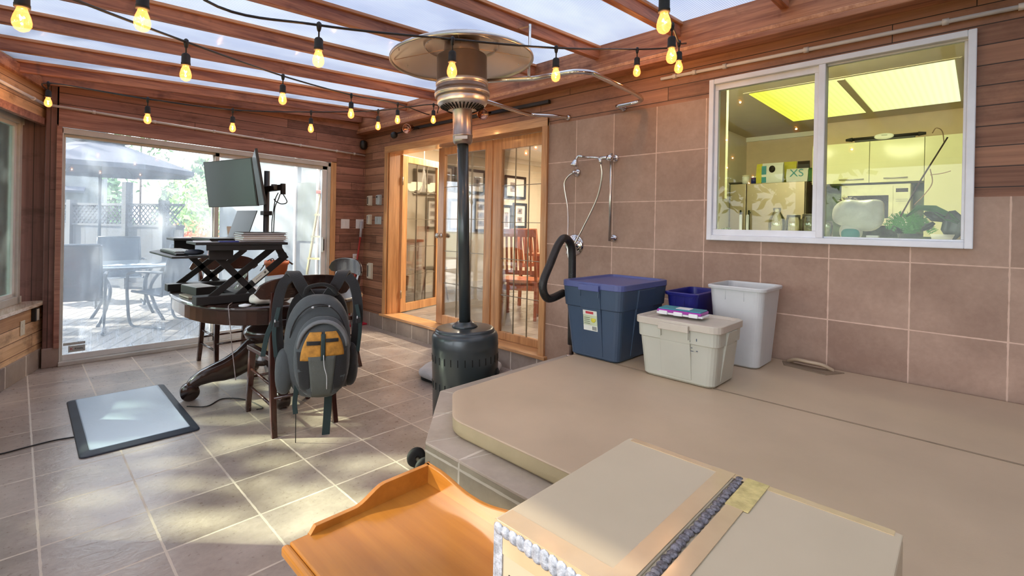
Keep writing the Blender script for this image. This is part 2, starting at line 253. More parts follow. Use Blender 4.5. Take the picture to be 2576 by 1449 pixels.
# ------------------------------------------------------------------ mesh helpers
class MB:
    def __init__(s): s.v = []; s.f = []; s.mi = []; s.mats = []; s.sm = []
    def _m(s, mat):
        mat = M[mat]
        if mat not in s.mats: s.mats.append(mat)
        return s.mats.index(mat)
    def add(s, vs, fs, mat, smooth=False):
        o = len(s.v); s.v += [tuple(x) for x in vs]; k = s._m(mat)
        for f in fs: s.f.append([i+o for i in f]); s.mi.append(k); s.sm.append(smooth)
        return s
    def box(s, x0, x1, y0, y1, z0, z1, mat, R=None, c=(0, 0, 0)):
        vs = [Vector((x, y, z)) for x in (min(x0, x1), max(x0, x1)) for y in (min(y0, y1), max(y0, y1)) for z in (min(z0, z1), max(z0, z1))]
        if R is not None: vs = [R @ v + Vector(c) for v in vs]
        return s.add(vs, [(0, 1, 3, 2), (4, 6, 7, 5), (0, 4, 5, 1), (2, 3, 7, 6), (0, 2, 6, 4), (1, 5, 7, 3)], mat)
    def beam(s, a, b, w, h, mat, up=(0, 0, 1)):
        a = Vector(a); b = Vector(b); d = (b-a).normalized(); u = Vector(up); r = d.cross(u)
        if r.length < 1e-4: r = d.cross(Vector((1, 0, 0)))
        r.normalize(); u = r.cross(d).normalized(); vs = []
        for p in (a, b):
            for i, j in ((-1, -1), (1, -1), (1, 1), (-1, 1)): vs.append(p + r*(w/2*i) + u*(h/2*j))
        return s.add(vs, [(0, 3, 2, 1), (4, 5, 6, 7), (0, 1, 5, 4), (1, 2, 6, 5), (2, 3, 7, 6), (3, 0, 4, 7)], mat)
    def prism(s, poly, z0, z1, mat, smooth=False):
        n_ = len(poly); ar = sum(poly[i][0]*poly[(i+1) % n_][1]-poly[(i+1) % n_][0]*poly[i][1] for i in range(n_))
        if ar < 0: poly = poly[::-1]
        vs = [(x, y, z0) for x, y in poly] + [(x, y, z1) for x, y in poly]
        fs = [list(range(n_))[::-1], list(range(n_, 2*n_))] + [(i, (i+1) % n_, (i+1) % n_+n_, i+n_) for i in range(n_)]
        return s.add(vs, fs, mat, smooth)
    def plate(s, poly3, nrm, t, mat):
        nrm = Vector(nrm).normalized()*t; n_ = len(poly3); vs = [Vector(p) for p in poly3] + [Vector(p)+nrm for p in poly3]
        return s.add(vs, [list(range(n_))[::-1], list(range(n_, 2*n_))] + [(i, (i+1) % n_, (i+1) % n_+n_, i+n_) for i in range(n_)], mat)
    def cyl(s, a, b, r0, r1=None, mat='steel', n=20, smooth=True, caps=True):
        if r1 is None: r1 = r0
        return s.tube([a, b], [r0, r1], mat, n, smooth, caps)
    def tube(s, pts, r, mat, n=12, smooth=True, caps=True, flat=1.0, up=None):
        pts = [Vector(p) for p in pts]; k = len(pts); rs = r if isinstance(r, (list, tuple)) else [r]*k
        t0 = (pts[1]-pts[0]).normalized(); u = Vector(up) if up else (Vector((0, 0, 1)) if abs(t0.z) < .9 else Vector((1, 0, 0)))
        vs = []; rr = t0.cross(u).normalized()
        for i, p in enumerate(pts):
            t = (pts[min(i+1, k-1)]-pts[max(i-1, 0)]).normalized()
            rr = (rr - t*rr.dot(t)).normalized(); q = t.cross(rr)
            for j in range(n):
                an = 2*PI*j/n; vs.append(p + rr*math.cos(an)*rs[i] + q*math.sin(an)*rs[i]*flat)
        fs = [(i*n+j, i*n+(j+1) % n, (i+1)*n+(j+1) % n, (i+1)*n+j) for i in range(k-1) for j in range(n)]
        s.add(vs, fs, mat, smooth)
        if caps: s.f += [[len(s.v)-len(vs)+j for j in range(n)][::-1], [len(s.v)-n+j for j in range(n)]]; s.mi += [s._m(mat)]*2; s.sm += [False, False]
        return s
    def lathe(s, prof, c, mat, n=32, axis=None, smooth=True, sx=1, sy=1):
        c = Vector(c); vs = []
        Rm_ = Vector(axis).to_track_quat('Z', 'Y').to_matrix() if axis else Matrix.Identity(3)
        for r, z in prof:
            for j in range(n): vs.append(Rm_ @ Vector((r*sx*math.cos(2*PI*j/n), r*sy*math.sin(2*PI*j/n), z)) + c)
        k = len(prof)
        fs = [(i*n+j, i*n+(j+1) % n, (i+1)*n+(j+1) % n, (i+1)*n+j) for i in range(k-1) for j in range(n)]
        ring = abs(prof[0][1]-prof[-1][1]) < 1e-4 and k > 2
        if prof[0][0] > 1e-6 and not ring: fs.append(list(range(n))[::-1])
        if prof[-1][0] > 1e-6 and not ring: fs.append([(k-1)*n+j for j in range(n)])
        return s.add(vs, fs, mat, smooth)
    def blob(s, c, rx, ry, rz, mat, e=1.0, nu=20, nv=12, R=None, fn=None):
        vs = []; c = Vector(c)
        def pw(x): return math.copysign(abs(x)**e, x)
        for i in range(nv+1):
            ph = -PI/2 + PI*i/nv
            for j in range(nu):
                th = 2*PI*j/nu; v = Vector((rx*pw(math.cos(ph))*pw(math.cos(th)), ry*pw(math.cos(ph))*pw(math.sin(th)), rz*pw(math.sin(ph))))
                if fn: v = fn(v)
                if R is not None: v = R @ v
                vs.append(v + c)
        return s.add(vs, [(i*nu+j, i*nu+(j+1) % nu, (i+1)*nu+(j+1) % nu, (i+1)*nu+j) for i in range(nv) for j in range(nu)], mat, True)
    def leafs(s, c, rad, count, size, mat, sq=(1, 1, 1)):
        vs = []; fs = []; c = Vector(c)
        for i in range(count):
            d = Vector((random.gauss(0, 1), random.gauss(0, 1), random.gauss(0, 1))); d.normalize(); d *= rad*random.random()**.45
            q = c + Vector((d.x*sq[0], d.y*sq[1], d.z*sq[2])); a = Vector((random.gauss(0, 1), random.gauss(0, 1), random.gauss(0, 1))).normalized(); b = a.orthogonal().normalized()
            k = size*random.uniform(.6, 1.4); o = len(vs); vs += [q-a*k, q+b*k*.45, q+a*k, q-b*k*.45]; fs.append((o, o+1, o+2, o+3))
        return s.add(vs, fs, mat)
    def build(s, name, parent=None, bevel=0, sub=0, seg=2, solid=0):
        me = bpy.data.meshes.new(name); me.from_pydata(s.v, [], s.f); me.validate(); me.update()
        for x in s.mats: me.materials.append(x)
        if len(me.polygons) == len(s.f):
            me.polygons.foreach_set('material_index', s.mi); me.polygons.foreach_set('use_smooth', s.sm)
        o = bpy.data.objects.new(name, me); COL.objects.link(o)
        if parent: o.parent = parent
        if solid: x = o.modifiers.new('s', 'SOLIDIFY'); x.thickness = solid
        if bevel: x = o.modifiers.new('b', 'BEVEL'); x.width = bevel; x.segments = seg; x.limit_method = 'ANGLE'; x.angle_limit = math.radians(40)
        if sub: x = o.modifiers.new('u', 'SUBSURF'); x.levels = sub; x.render_levels = sub
        return o
def tag(o, label, cat, group=None, kind=None):
    o['label'] = label; o['category'] = cat
    if group: o['group'] = group
    if kind: o['kind'] = kind
    return o
def thing(name, label, cat, loc=(0, 0, 0), rz=0.0, group=None, rot=None):
    o = bpy.data.objects.new(name, None); COL.objects.link(o); o.location = loc; o.rotation_euler = rot or (0, 0, rz); o.empty_display_size = .05
    return tag(o, label, cat, group)
def struct(o): o['kind'] = 'structure'; return o
def sthing(name):
    o = bpy.data.objects.new(name, None); COL.objects.link(o); o['kind'] = 'structure'; return o
def copy_tree(o, parent=None):
    c = o.copy(); COL.objects.link(c); c.parent = parent
    for ch in o.children: copy_tree(ch, c)
    return c
def text(name, body, size, mat, parent, loc, rot, ext=.0005, align='CENTER', sx=1.0):
    cu = bpy.data.curves.new(name, 'FONT'); cu.body = body; cu.size = size; cu.extrude = ext; cu.align_x = align; cu.align_y = 'CENTER'
    tmp = bpy.data.objects.new(name+'_curve', cu); me = bpy.data.meshes.new_from_object(tmp); bpy.data.objects.remove(tmp); me.materials.clear(); me.materials.append(M[mat]); o = bpy.data.objects.new(name, me); COL.objects.link(o); o.parent = parent; o.location = loc; o.rotation_euler = rot; o.scale = (sx, 1, 1); return o
def curve(pts, n=10):
    pts = [Vector(p) for p in pts]; out = []
    q = [pts[0]*2-pts[1]] + pts + [pts[-1]*2-pts[-2]]
    for i in range(1, len(q)-2):
        for k in range(n):
            t = k/n; a, b, c, d = q[i-1:i+3]
            out.append(.5*((2*b)+(c-a)*t+(2*a-5*b+4*c-d)*t*t+(3*b-a-3*c+d)*t**3))
    return out + [pts[-1]]
def rrect(cx, cy, hx, hy, r, n=4):
    o = []
    for sx, sy, a0 in ((1, 1, 0), (-1, 1, 90), (-1, -1, 180), (1, -1, 270)):
        for k in range(n+1):
            a = math.radians(a0+90*k/n); o.append((cx+sx*(hx-r)+r*math.cos(a), cy+sy*(hy-r)+r*math.sin(a)))
    return o
def loft(mb, rings, mat, cap0=True, cap1=True, smooth=False):
    n_ = len(rings[0]); vs = [p for r in rings for p in r]
    fs = [(i*n_+j, i*n_+(j+1) % n_, (i+1)*n_+(j+1) % n_, (i+1)*n_+j) for i in range(len(rings)-1) for j in range(n_)]
    if cap0: fs.append(list(range(n_))[::-1])
    if cap1: fs.append([(len(rings)-1)*n_+j for j in range(n_)])
    return mb.add(vs, fs, mat, smooth)

# ================================================================== THE SUNROOM SHELL
YN = -7.3
struct(MB().box(-4.3, 0.0, YN, .12, -.06, 0, 'floor_tile').build('floor'))
wr = MB()
T = .17
wr.box(0, T, -.49, .12, 0, 2.75, 'siding_right'); wr.box(0, T, -2.975, -.49, 2.20, 2.75, 'siding_right'); wr.box(0, T, -2.975, -.49, 0, .165, 'base_tile_y')
wr.box(0, T, -4.285, -2.975, 0, 2.135, 'wall_tile'); wr.box(0, T, -4.285, -2.975, 2.135, 2.75, 'siding_right')
wr.box(0, T, -5.485, -4.285, 0, 1.217, 'wall_tile'); wr.box(0, T, -5.485, -4.285, 2.24, 2.75, 'siding_right')
wr.box(0, T, YN, -5.485, 0, 1.46, 'wall_tile'); wr.box(0, T, YN, -5.485, 1.46, 2.75, 'siding_right')
struct(wr.build('wall_right'))
wb = MB()
wb.box(-.467, 0, 0, .12, 0, 2.75, 'siding_back'); wb.add([(-2.96, 0, 2.075), (-.467, 0, 2.022), (-.467, 0, 2.75), (-2.96, 0, 2.75), (-2.96, .12, 2.075), (-.467, .12, 2.022), (-.467, .12, 2.75), (-2.96, .12, 2.75)], [(0, 1, 2, 3), (7, 6, 5, 4), (0, 4, 5, 1), (3, 2, 6, 7), (0, 3, 7, 4), (1, 5, 6, 2)], 'siding_back')
wb.box(-3.32, -2.96, .10, .2, 0, 2.75, 'boards_vertical')
struct(wb.build('wall_back'))
# low tiled baseboards
struct(MB().box(-.45, -.012, -.012, 0, 0, .165, 'base_tile_x').build('baseboard_back'))
struct(MB().box(-.014, 0, -2.975, -.012, 0, .166, 'base_tile_y').build('baseboard_right'))
# casings, header board, corner post
struct(MB().plate([(-2.95, -.02, 2.06), (-.40, -.02, 2.01), (-.40, -.02, 2.125), (-2.95, -.02, 2.20)], (0, 1, 0), .02, 'beam_wood_x').build('trim_1'))
struct(MB().box(-.467, -.40, -.02, 0, .0, 2.02, 'fir').build('trim_2', bevel=.003))
struct(MB().box(-3.03, -2.945, .0, .10, .16, 2.42, 'boards_vertical').box(-2.962, -2.925, -.03, .09, .16, 2.06, 'beam_wood_x').build('trim_3', bevel=.004))
struct(MB().box(-3.035, -2.92, -.012, .10, 0, .165, 'base_tile_x').build('baseboard_post', bevel=.004))
struct(MB().box(-.10, 0, YN, .0, 2.435, 2.645, 'beam_wood').box(-.118, -.10, YN, 0, 2.435, 2.462, 'strip_wood').box(-.13, 0, YN, 0, 2.40, 2.432, 'beam_wood').build('trim_4', bevel=.004))
# rafters
for i in range(-4, 9):
    y = -4.72 + .615*i
    if y > -.05: y = -.06
    b = MB()
    for (dy, z0, z1, mt) in ((.021, 0, .088, 'rafter_wood'), (.036, .074, .094, 'strip_wood')):
        x0, x1 = -4.25, -.10; zz = lambda x: 2.545+.053*x
        vs = [(x, y+sy*dy, zz(x)+q) for x in (x0, x1) for sy in (-1, 1) for q in (z0, z1)]
        b.add(vs, [(0, 1, 3, 2), (4, 6, 7, 5), (0, 4, 5, 1), (2, 3, 7, 6), (0, 2, 6, 4), (1, 5, 7, 3)], mt)
    struct(b.build('trim_%d' % (i+10), bevel=.003))
zz = lambda x: 2.545+.053*x+.097
rf = MB().add([(x, y, zz(x)+q) for x in (-4.45, 0.02) for y in (YN-.2, .35) for q in (0, .012)], [(0, 1, 3, 2), (4, 6, 7, 5), (0, 4, 5, 1), (2, 3, 7, 6), (0, 2, 6, 4), (1, 5, 7, 3)], 'polycarbonate')
struct(rf.build('ceiling'))
# angled bay wall on the left
A0 = Vector((-3.03, .09, 0)); DL = Vector((-.3594, -.9332, 0)); NL = Vector((-.9332, .3594, 0))
def lw(s, o): q = A0 + DL*s + NL*o; return (q.x, q.y)
def lbox(mb, s0, s1, o0, o1, z0, z1, mat): return mb.prism([lw(s0, o0), lw(s1, o0), lw(s1, o1), lw(s0, o1)], z0, z1, mat)
SL = 2.45
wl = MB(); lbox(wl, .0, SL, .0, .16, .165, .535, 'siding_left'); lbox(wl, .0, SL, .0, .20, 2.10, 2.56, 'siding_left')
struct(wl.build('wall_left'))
struct(lbox(MB(), .0, SL, -.012, .05, 0, .165, 'base_tile_y').build('baseboard_left', bevel=.003))
struct(lbox(MB(), -.03, SL, -.03, .19, .535, .565, 'sill_wood').build('trim_sill', bevel=.006))
struct(lbox(lbox(MB(), .0, SL, -.02, .02, 2.06, 2.12, 'beam_wood_x'), .0, SL, -.035, 0, 2.36, 2.44, 'beam_wood').build('trim_header_left', bevel=.004))
w2 = sthing('window_2'); f = MB()
for (s0, s1, z0, z1) in ((.10, SL, .565, .625), (.10, SL, 2.04, 2.10), (.13, .175, .565, 2.10), (1.2, 1.26, .565, 2.10), (SL-.06, SL, .565, 2.10)): lbox(f, s0, s1, .10, .17, z0, z1, 'alu')
f.build('window_frame', w2, bevel=.004)
f = MB()
for s0, s1 in ((.175, 1.2), (1.26, SL-.06)):
    for (a, b, z0, z1) in ((s0, s1, .625, .655), (s0, s1, 2.01, 2.04), (s0, s0+.035, .625, 2.04), (s1-.035, s1, .625, 2.04)): lbox(f, a, b, .12, .15, z0, z1, 'alu_inner')
f.build('window_sash', w2, bevel=.002)
lbox(lbox(MB(), .2, 1.18, .134, .137, .65, 2.02, 'pane_bay'), 1.29, SL-.09, .134, .137, .65, 2.02, 'pane_bay').build('window_pane', w2)
xe, ye = lw(SL, 0)
w = MB().box(xe-.16, xe, YN, ye, 0, .535, 'siding_left').box(xe-.16, xe, YN, ye, 2.10, 2.56, 'siding_left')
for y in (ye, ye-1.7, ye-3.4, YN+.1): w.box(xe-.16, xe, y-.1, y, .5, 2.12, 'siding_left')
struct(w.build('wall_front_left')); struct(MB().box(-4.5, T, YN-.12, YN, 0, 2.75, 'siding_back').build('wall_near'))
w3 = sthing('window_3'); f = MB(); g = MB()
for a, b in ((ye-.1, ye-1.7), (ye-1.8, ye-3.4), (ye-3.5, YN+.1)):
    f.box(xe-.12, xe-.06, a, b, .535, .6, 'alu').box(xe-.12, xe-.06, a, b, 2.04, 2.10, 'alu').box(xe-.12, xe-.06, a, a-.05, .6, 2.04, 'alu').box(xe-.12, xe-.06, b, b+.05, .6, 2.04, 'alu')
    g.box(xe-.092, xe-.088, a-.05, b+.05, .6, 2.04, 'pane_clear')
f.build('window_frame', w3); g.build('window_pane', w3)

# ---------------- sliding glass door in the back wall
D4 = sthing('door_4')
tz = lambda x: 2.055 + (x+2.96)*(2.002-2.055)/2.493
def ybox_s(mb, x0, x1, y0, y1, zb, h0, h1, mat):   # a rail that follows the slightly sloping head
    vs = [(x, y, (tz(x)-h if zb is None else (tz(x)-q2 if q2 is not None else zb))) for x in (x0, x1) for y in (y0, y1) for h, q2 in ((h0, None), (h1, None))]
    return mb.add(vs, [(0, 1, 3, 2), (4, 6, 7, 5), (0, 4, 5, 1), (2, 3, 7, 6), (0, 2, 6, 4), (1, 5, 7, 3)], mat)
f = MB(); ybox_s(f, -2.93, -.467, -.012, .10, None, .05, .0, 'alu')
f.box(-2.93, -2.915, -.012, .055, 0, 2.05, 'alu').box(-.505, -.467, -.012, .10, 0, 2.0, 'alu'); f.box(-2.93, -.467, -.03, .12, 0, .035, 'alu')
f.build('door_frame', D4, bevel=.004)
f = MB(); f.box(-2.90, -1.70, .02, .05, .035, .085, 'alu_inner').box(-2.915, -2.900, .02, .05, .035, 2.0, 'alu').box(-1.745, -1.70, .047, .085, .035, 2.0, 'alu'); ybox_s(f, -2.905, -1.70, .02, .05, None, .075, .05, 'alu')
f.build('fixed_panel', D4, bevel=.003)
f = MB(); f.box(-1.76, -.505, .01, .045, .035, .12, 'alu_inner').box(-1.73, -1.69, .01, .045, .035, 1.98, 'alu').box(-.565, -.505, .01, .045, .035, 1.98, 'alu_inner'); ybox_s(f, -1.73, -.505, .01, .045, None, .09, .045, 'alu')
f.build('sliding_panel', D4, bevel=.003)
MB().box(-2.905, -1.74, .033, .037, .08, 1.99, 'pane_door').box(-1.69, -.56, .026, .030, .11, 1.96, 'pane_door').build('door_pane', D4)
MB().box(-.56, -.535, -.022, .012, .92, 1.10, 'alu').box(-.552, -.543, -.030, -.02, .94, 1.08, 'black_plastic').build('door_handle', D4, bevel=.003)

# ---------------- french doors
struct(MB().box(-.022, 0, -.558, -.488, .165, 2.205, 'fir').box(-.022, 0, -2.975, -2.915, .165, 2.19, 'fir').box(-.024, 0, -2.975, -.488, 2.125, 2.205, 'fir_h').build('trim_20', bevel=.003))
struct(MB().box(0, T+.01, -.575, -.558, .19, 2.14, 'fir').box(0, T+.01, -2.93, -2.915, .19, 2.14, 'fir').box(0, T+.01, -2.93, -.558, 2.125, 2.145, 'fir_h').build('trim_21'))
struct(MB().box(-.045, T+.02, -3.0, -.46, .165, .195, 'fir_h').build('trim_22', bevel=.006))
def french(name, origin, ang, w, z0=.2, z1=2.12, st=.095, top=.085, bot=.10, cols=3, rows=5, knob=None, topmat='fir'):
    D = sthing(name); D.location = (origin[0], origin[1], 0); D.rotation_euler = (0, 0, ang)   # leaf runs along local +x
    t = .02
    f = MB().box(0, st, -t, t, z0, z1, 'fir').box(w-st, w, -t, t, z0, z1, 'fir').box(st, w-st, -t, t, z1-top, z1, topmat).box(st, w-st, -t, t, z0, z0+bot, topmat)
    f.build('door_leaf', D, bevel=.003)
    MB().box(st, w-st, -.003, .003, z0+bot, z1-top, 'pane_clear').build('door_pane', D)
    g = MB()
    for i in range(1, cols): x = st+(w-2*st)*i/cols; g.box(x-.0028, x+.0028, -.006, .006, z0+bot, z1-top, 'lead')
    for i in range(1, rows): z = z0+bot+(z1-z0-bot-top)*i/rows; g.box(st, w-st, -.0055, .0055, z-.0028, z+.0028, 'lead')
    g.build('muntin_bars', D)
    if knob is not None:
        k = MB()
        for s in (-1, 1):
            k.lathe([(.028, 0), (.028, .006), (.010, .010), (.009, .035), (.026, .045), (.030, .058), (.020, .072), (0, .075)], (knob, s*t, 1.16), 'chrome_dull', 20, (0, s, 0))
        k.build('door_knob', D)
    return D
DA = french('door_1', (.165, -.585), math.atan2(.252, .968), .80, z1=2.12, cols=3)
h = MB()
for z in (.42, 1.80): h.box(-.012, .014, -.026, -.018, z-.045, z+.045, 'brass').cyl((-.006, -.026, z-.05), (-.006, -.026, z+.05), .006, mat='steel_dark', n=10)
h.build('hinge', DA)
DB = french('door_2', (.15, -1.345), -PI/2, .832, knob=.06, cols=3, st=.10)
DC = french('door_3', (.15, -2.195), -PI/2, .72, cols=3, st=.11, top=.11, bot=.07)
# ---------------- kitchen window
W1 = sthing('window_1'); f = MB()
y0, y1, z0, z1 = -5.485, -4.285, 1.217, 2.24
f.box(-.03, .06, y0+.03, y1-.03, z0, z0+.032, 'vinyl_white').box(-.03, .06, y0+.03, y1-.03, z1-.032, z1, 'vinyl_white').box(-.03, .06, y0, y0+.03, z0, z1, 'vinyl_white').box(-.03, .06, y1-.03, y1, z0, z1, 'vinyl_white').box(-.028, .05, -4.905, -4.872, z0+.032, z1-.032, 'vinyl_white')
f.build('window_frame', W1, bevel=.004)
f = MB(); a, b = -4.872, y1-.03
f.box(-.008, .03, a, b, z0+.032, z0+.07, 'vinyl_white').box(-.008, .03, a, b, z1-.07, z1-.032, 'vinyl_white').box(-.008, .03, b-.022, b, z0+.07, z1-.07, 'vinyl_white').box(-.008, .03, a, a+.022, z0+.07, z1-.07, 'vinyl_white')
f.box(.0, .03, y0+.03, y0+.042, z0+.042, z1-.042, 'vinyl_white').box(.0, .03, y0+.03, -4.905, z0+.032, z0+.042, 'vinyl_white').box(.0, .03, y0+.03, -4.905, z1-.042, z1-.032, 'vinyl_white').build('window_sash', W1, bevel=.003)
MB().box(.008, .011, a, b, z0+.06, z1-.06, 'pane_kitchen').box(.014, .017, y0+.03, -4.90, z0+.03, z1-.03, 'pane_kitchen').build('window_pane', W1)
struct(MB().box(.06, .42, -5.6, -4.2, 1.19, 1.232, 'trim_white').build('trim_kitchen_sill', bevel=.004))
# ---------------- house interior shell
struct(MB().box(T, 5.6, -3.1, .67, .10, .19, 'room_floor').build('floor_dining'))
struct(MB().box(T, 5.6, .67, .77, .1, 2.7, 'wall_dining').box(T, 5.6, .655, .67, .19, .30, 'trim_white').box(T, 5.6, .63, .67, 2.47, 2.55, 'trim_white').build('wall_dining_back'))
struct(MB().box(5.5, 5.6, -3.1, .67, .1, 2.7, 'wall_dining').build('wall_dining_far')); struct(MB().box(T, 5.6, -3.1, .8, 2.55, 2.65, 'ceil_warm').build('ceiling_dining'))
struct(MB().box(T, T+.02, -.5, .67, .19, 2.55, 'wall_dining').build('wall_dining_near'))
struct(MB().box(T, 5.6, -3.16, -3.10, .1, 2.7, 'wall_dining').build('wall_partition'))
struct(MB().box(T, 4.4, -7.0, -3.16, .10, .19, 'room_floor').build('floor_kitchen')); struct(MB().box(T, 4.4, -7.0, -3.16, 2.6, 2.7, 'kitchen_ceil').build('ceiling_kitchen'))
struct(MB().box(4.3, 4.4, -7.0, -3.16, .1, 2.7, 'kitchen_wall').box(4.27, 4.3, -7, -3.16, 2.54, 2.6, 'trim_white').build('wall_kitchen_far')); struct(MB().box(T, 4.4, -7.1, -7.0, .1, 2.7, 'kitchen_wall').build('wall_kitchen_near'))
struct(MB().box(.95, 1.05, -3.20, -3.16, .2, 2.5, 'trim_white').build('trim_kitchen_post'))

# ================================================================== THE SPA
tub = thing('spa_surround', 'raised spa surround in tan stone tile with a mitred tile ledge', 'spa', (-1.0, -4.9, 0))
def L(pts, o): return [(x-o[0], y-o[1]) for x, y in pts]
TO = (-1.0, -4.9)
outer = [(-.02, -3.70), (-1.72, -3.70), (-2.105, -4.09), (-2.105, -5.75), (-1.72, -6.14), (-.02, -6.14)]
inner = [(-.02, -3.905), (-1.64, -3.905), (-1.90, -4.17), (-1.90, -5.67), (-1.64, -5.935), (-.02, -5.935)]
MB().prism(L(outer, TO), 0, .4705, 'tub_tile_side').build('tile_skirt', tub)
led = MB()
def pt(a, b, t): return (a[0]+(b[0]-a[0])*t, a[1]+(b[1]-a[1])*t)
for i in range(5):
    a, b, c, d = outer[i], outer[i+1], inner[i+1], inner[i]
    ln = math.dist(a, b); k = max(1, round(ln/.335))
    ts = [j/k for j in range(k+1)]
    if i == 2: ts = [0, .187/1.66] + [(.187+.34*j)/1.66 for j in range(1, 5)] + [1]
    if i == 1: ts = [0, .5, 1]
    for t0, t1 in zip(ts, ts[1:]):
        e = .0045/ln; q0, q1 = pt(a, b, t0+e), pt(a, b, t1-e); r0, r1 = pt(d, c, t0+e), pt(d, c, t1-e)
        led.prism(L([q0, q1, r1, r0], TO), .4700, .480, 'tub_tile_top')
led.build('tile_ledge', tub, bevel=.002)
MB().prism(L([(x*.9985-.0015, y*1.0) for x, y in outer], TO), .4700, .4785, 'paper_tan').build('grout_bed', tub)
MB().prism(L([(-.02, -3.95), (-1.62, -3.95), (-1.87, -4.19), (-1.87, -5.65), (-1.62, -5.89), (-.02, -5.89)], TO), .4787, .4835, 'black_plastic').build('spa_shell', tub)
cv = thing('spa_cover', 'beige vinyl folding spa cover lying over the tub', 'spa cover', (-1.0, -4.9, .485))
def rounded(poly, r, n=5):
    out = []
    for i in range(len(poly)):
        p0, p1, p2 = Vector(poly[i-1]), Vector(poly[i]), Vector(poly[(i+1) % len(poly)])
        a = (p0-p1).normalized(); b = (p2-p1).normalized(); rr = r[i] if isinstance(r, list) else r
        for k in range(n+1):
            t = k/n; s_ = p1+a*rr; e_ = p1+b*rr; out.append(tuple(s_*(1-t)**2+p1*2*t*(1-t)+e_*t*t))
    return out
def cushionpoly(poly, z0, z1, rr, parent, name, inset=.010):
    q = rounded(poly, rr); cx = sum(p[0] for p in q)/len(q); cy = sum(p[1] for p in q)/len(q)
    def sh(d): return [(p[0]-(p[0]-cx)/math.hypot(p[0]-cx, p[1]-cy)*d, p[1]-(p[1]-cy)/math.hypot(p[0]-cx, p[1]-cy)*d) for p in q]
    mb = MB(); h = z1-z0
    loft(mb, [[(x, y, z) for x, y in sh(d)] for d, z in ((inset, z0), (.001, z0+.008), (0, z0+h*.45), (.001, z1-.006))], 'cover_side_shaded', True, False, True)
    loft(mb, [[(x, y, z) for x, y in sh(d)] for d, z in ((.001, z1-.006), (-.0015, z1-.003), (.004, z1-.0005), (.011, z1))], 'cover_vinyl', False, True, False)
    return mb.build(name, parent)
front = [(-.865, -3.87), (-1.80, -3.885), (-1.996, -4.115), (-1.996, -5.72), (-1.80, -5.95), (-.865, -5.95)]
rear = [(-.03, -3.90), (-.855, -3.87), (-.855, -5.95), (-.03, -5.95)]
cushionpoly(L(front, TO), 0, .060, [.01, .05, .05, .05, .05, .01], cv, 'front_half')
cushionpoly(L(rear, TO), 0, .060, [.03, .01, .01, .05], cv, 'rear_half')
MB().box(-.8645+1, -.8555+1, -3.872+4.9, -5.948+4.9, .0585, .0612, 'seam').build('hinge_seam', cv, bevel=.0008)
st = MB(); a = at(1985, 908, 2, .55) - Vector((-1, -4.9, .485)); b = at(2095, 932, 2, .55) - Vector((-1, -4.9, .485)); a.x = min(a.x, .94); b.x = min(b.x, .94)
mid = (a+b)/2 + Vector((-.05, 0, .030)); st.tube(curve([a, a*.6+mid*.4+Vector((-.01, 0, .012)), mid, b*.6+mid*.4+Vector((-.01, 0, .012)), b], 6), .017, 'cover_vinyl', 8, flat=.6)
st.plate([(a.x-.01, a.y+.03, .0605), (a.x-.10, a.y-.0, .0605), (b.x-.115, b.y+.01, .0605), (b.x+.0, b.y-.05, .0600)], (0, 0, 1), .004, 'seam')
st.build('strap_handle', cv)
# foam-wrapped handrail
Y0 = -3.763
hr = thing('spa_handrail', 'black foam-wrapped looped handrail rising beside the blue lidded tote', 'handrail', (-.735, Y0, .4805))
o = Vector((-.735, Y0, .4800)); pts = [(-.735, .48), (-.742, .9), (-.748, 1.12), (-.775, 1.19), (-.835, 1.215), (-.895, 1.17), (-.96, 1.07), (-1.02, .975), (-1.022, .91), (-.985, .868), (-.93, .865), (-.83, .885)]
MB().tube([Vector((x, Y0, z))-o for x, z in [(-.735, .48), (-.735, .50)]], .03, 'steel_dark', 16).tube([Vector((x, Y0, z))-o for x, z in curve([(p[0], 0, p[1]) for p in pts[:3]], 4) for x, z in [(x, z)]] if False else [Vector((-.735, Y0, .48))-o, Vector((-.742, Y0, .85))-o], .014, 'steel_dark', 14).build('rail_post', hr)
MB().tube([Vector((c.x, Y0, c.z))-o for c in curve([(p[0], 0, p[1]) for p in [(-.736, .56)]+pts[1:]], 6)], .0235, 'foam_black', 18).build('foam_grip', hr)
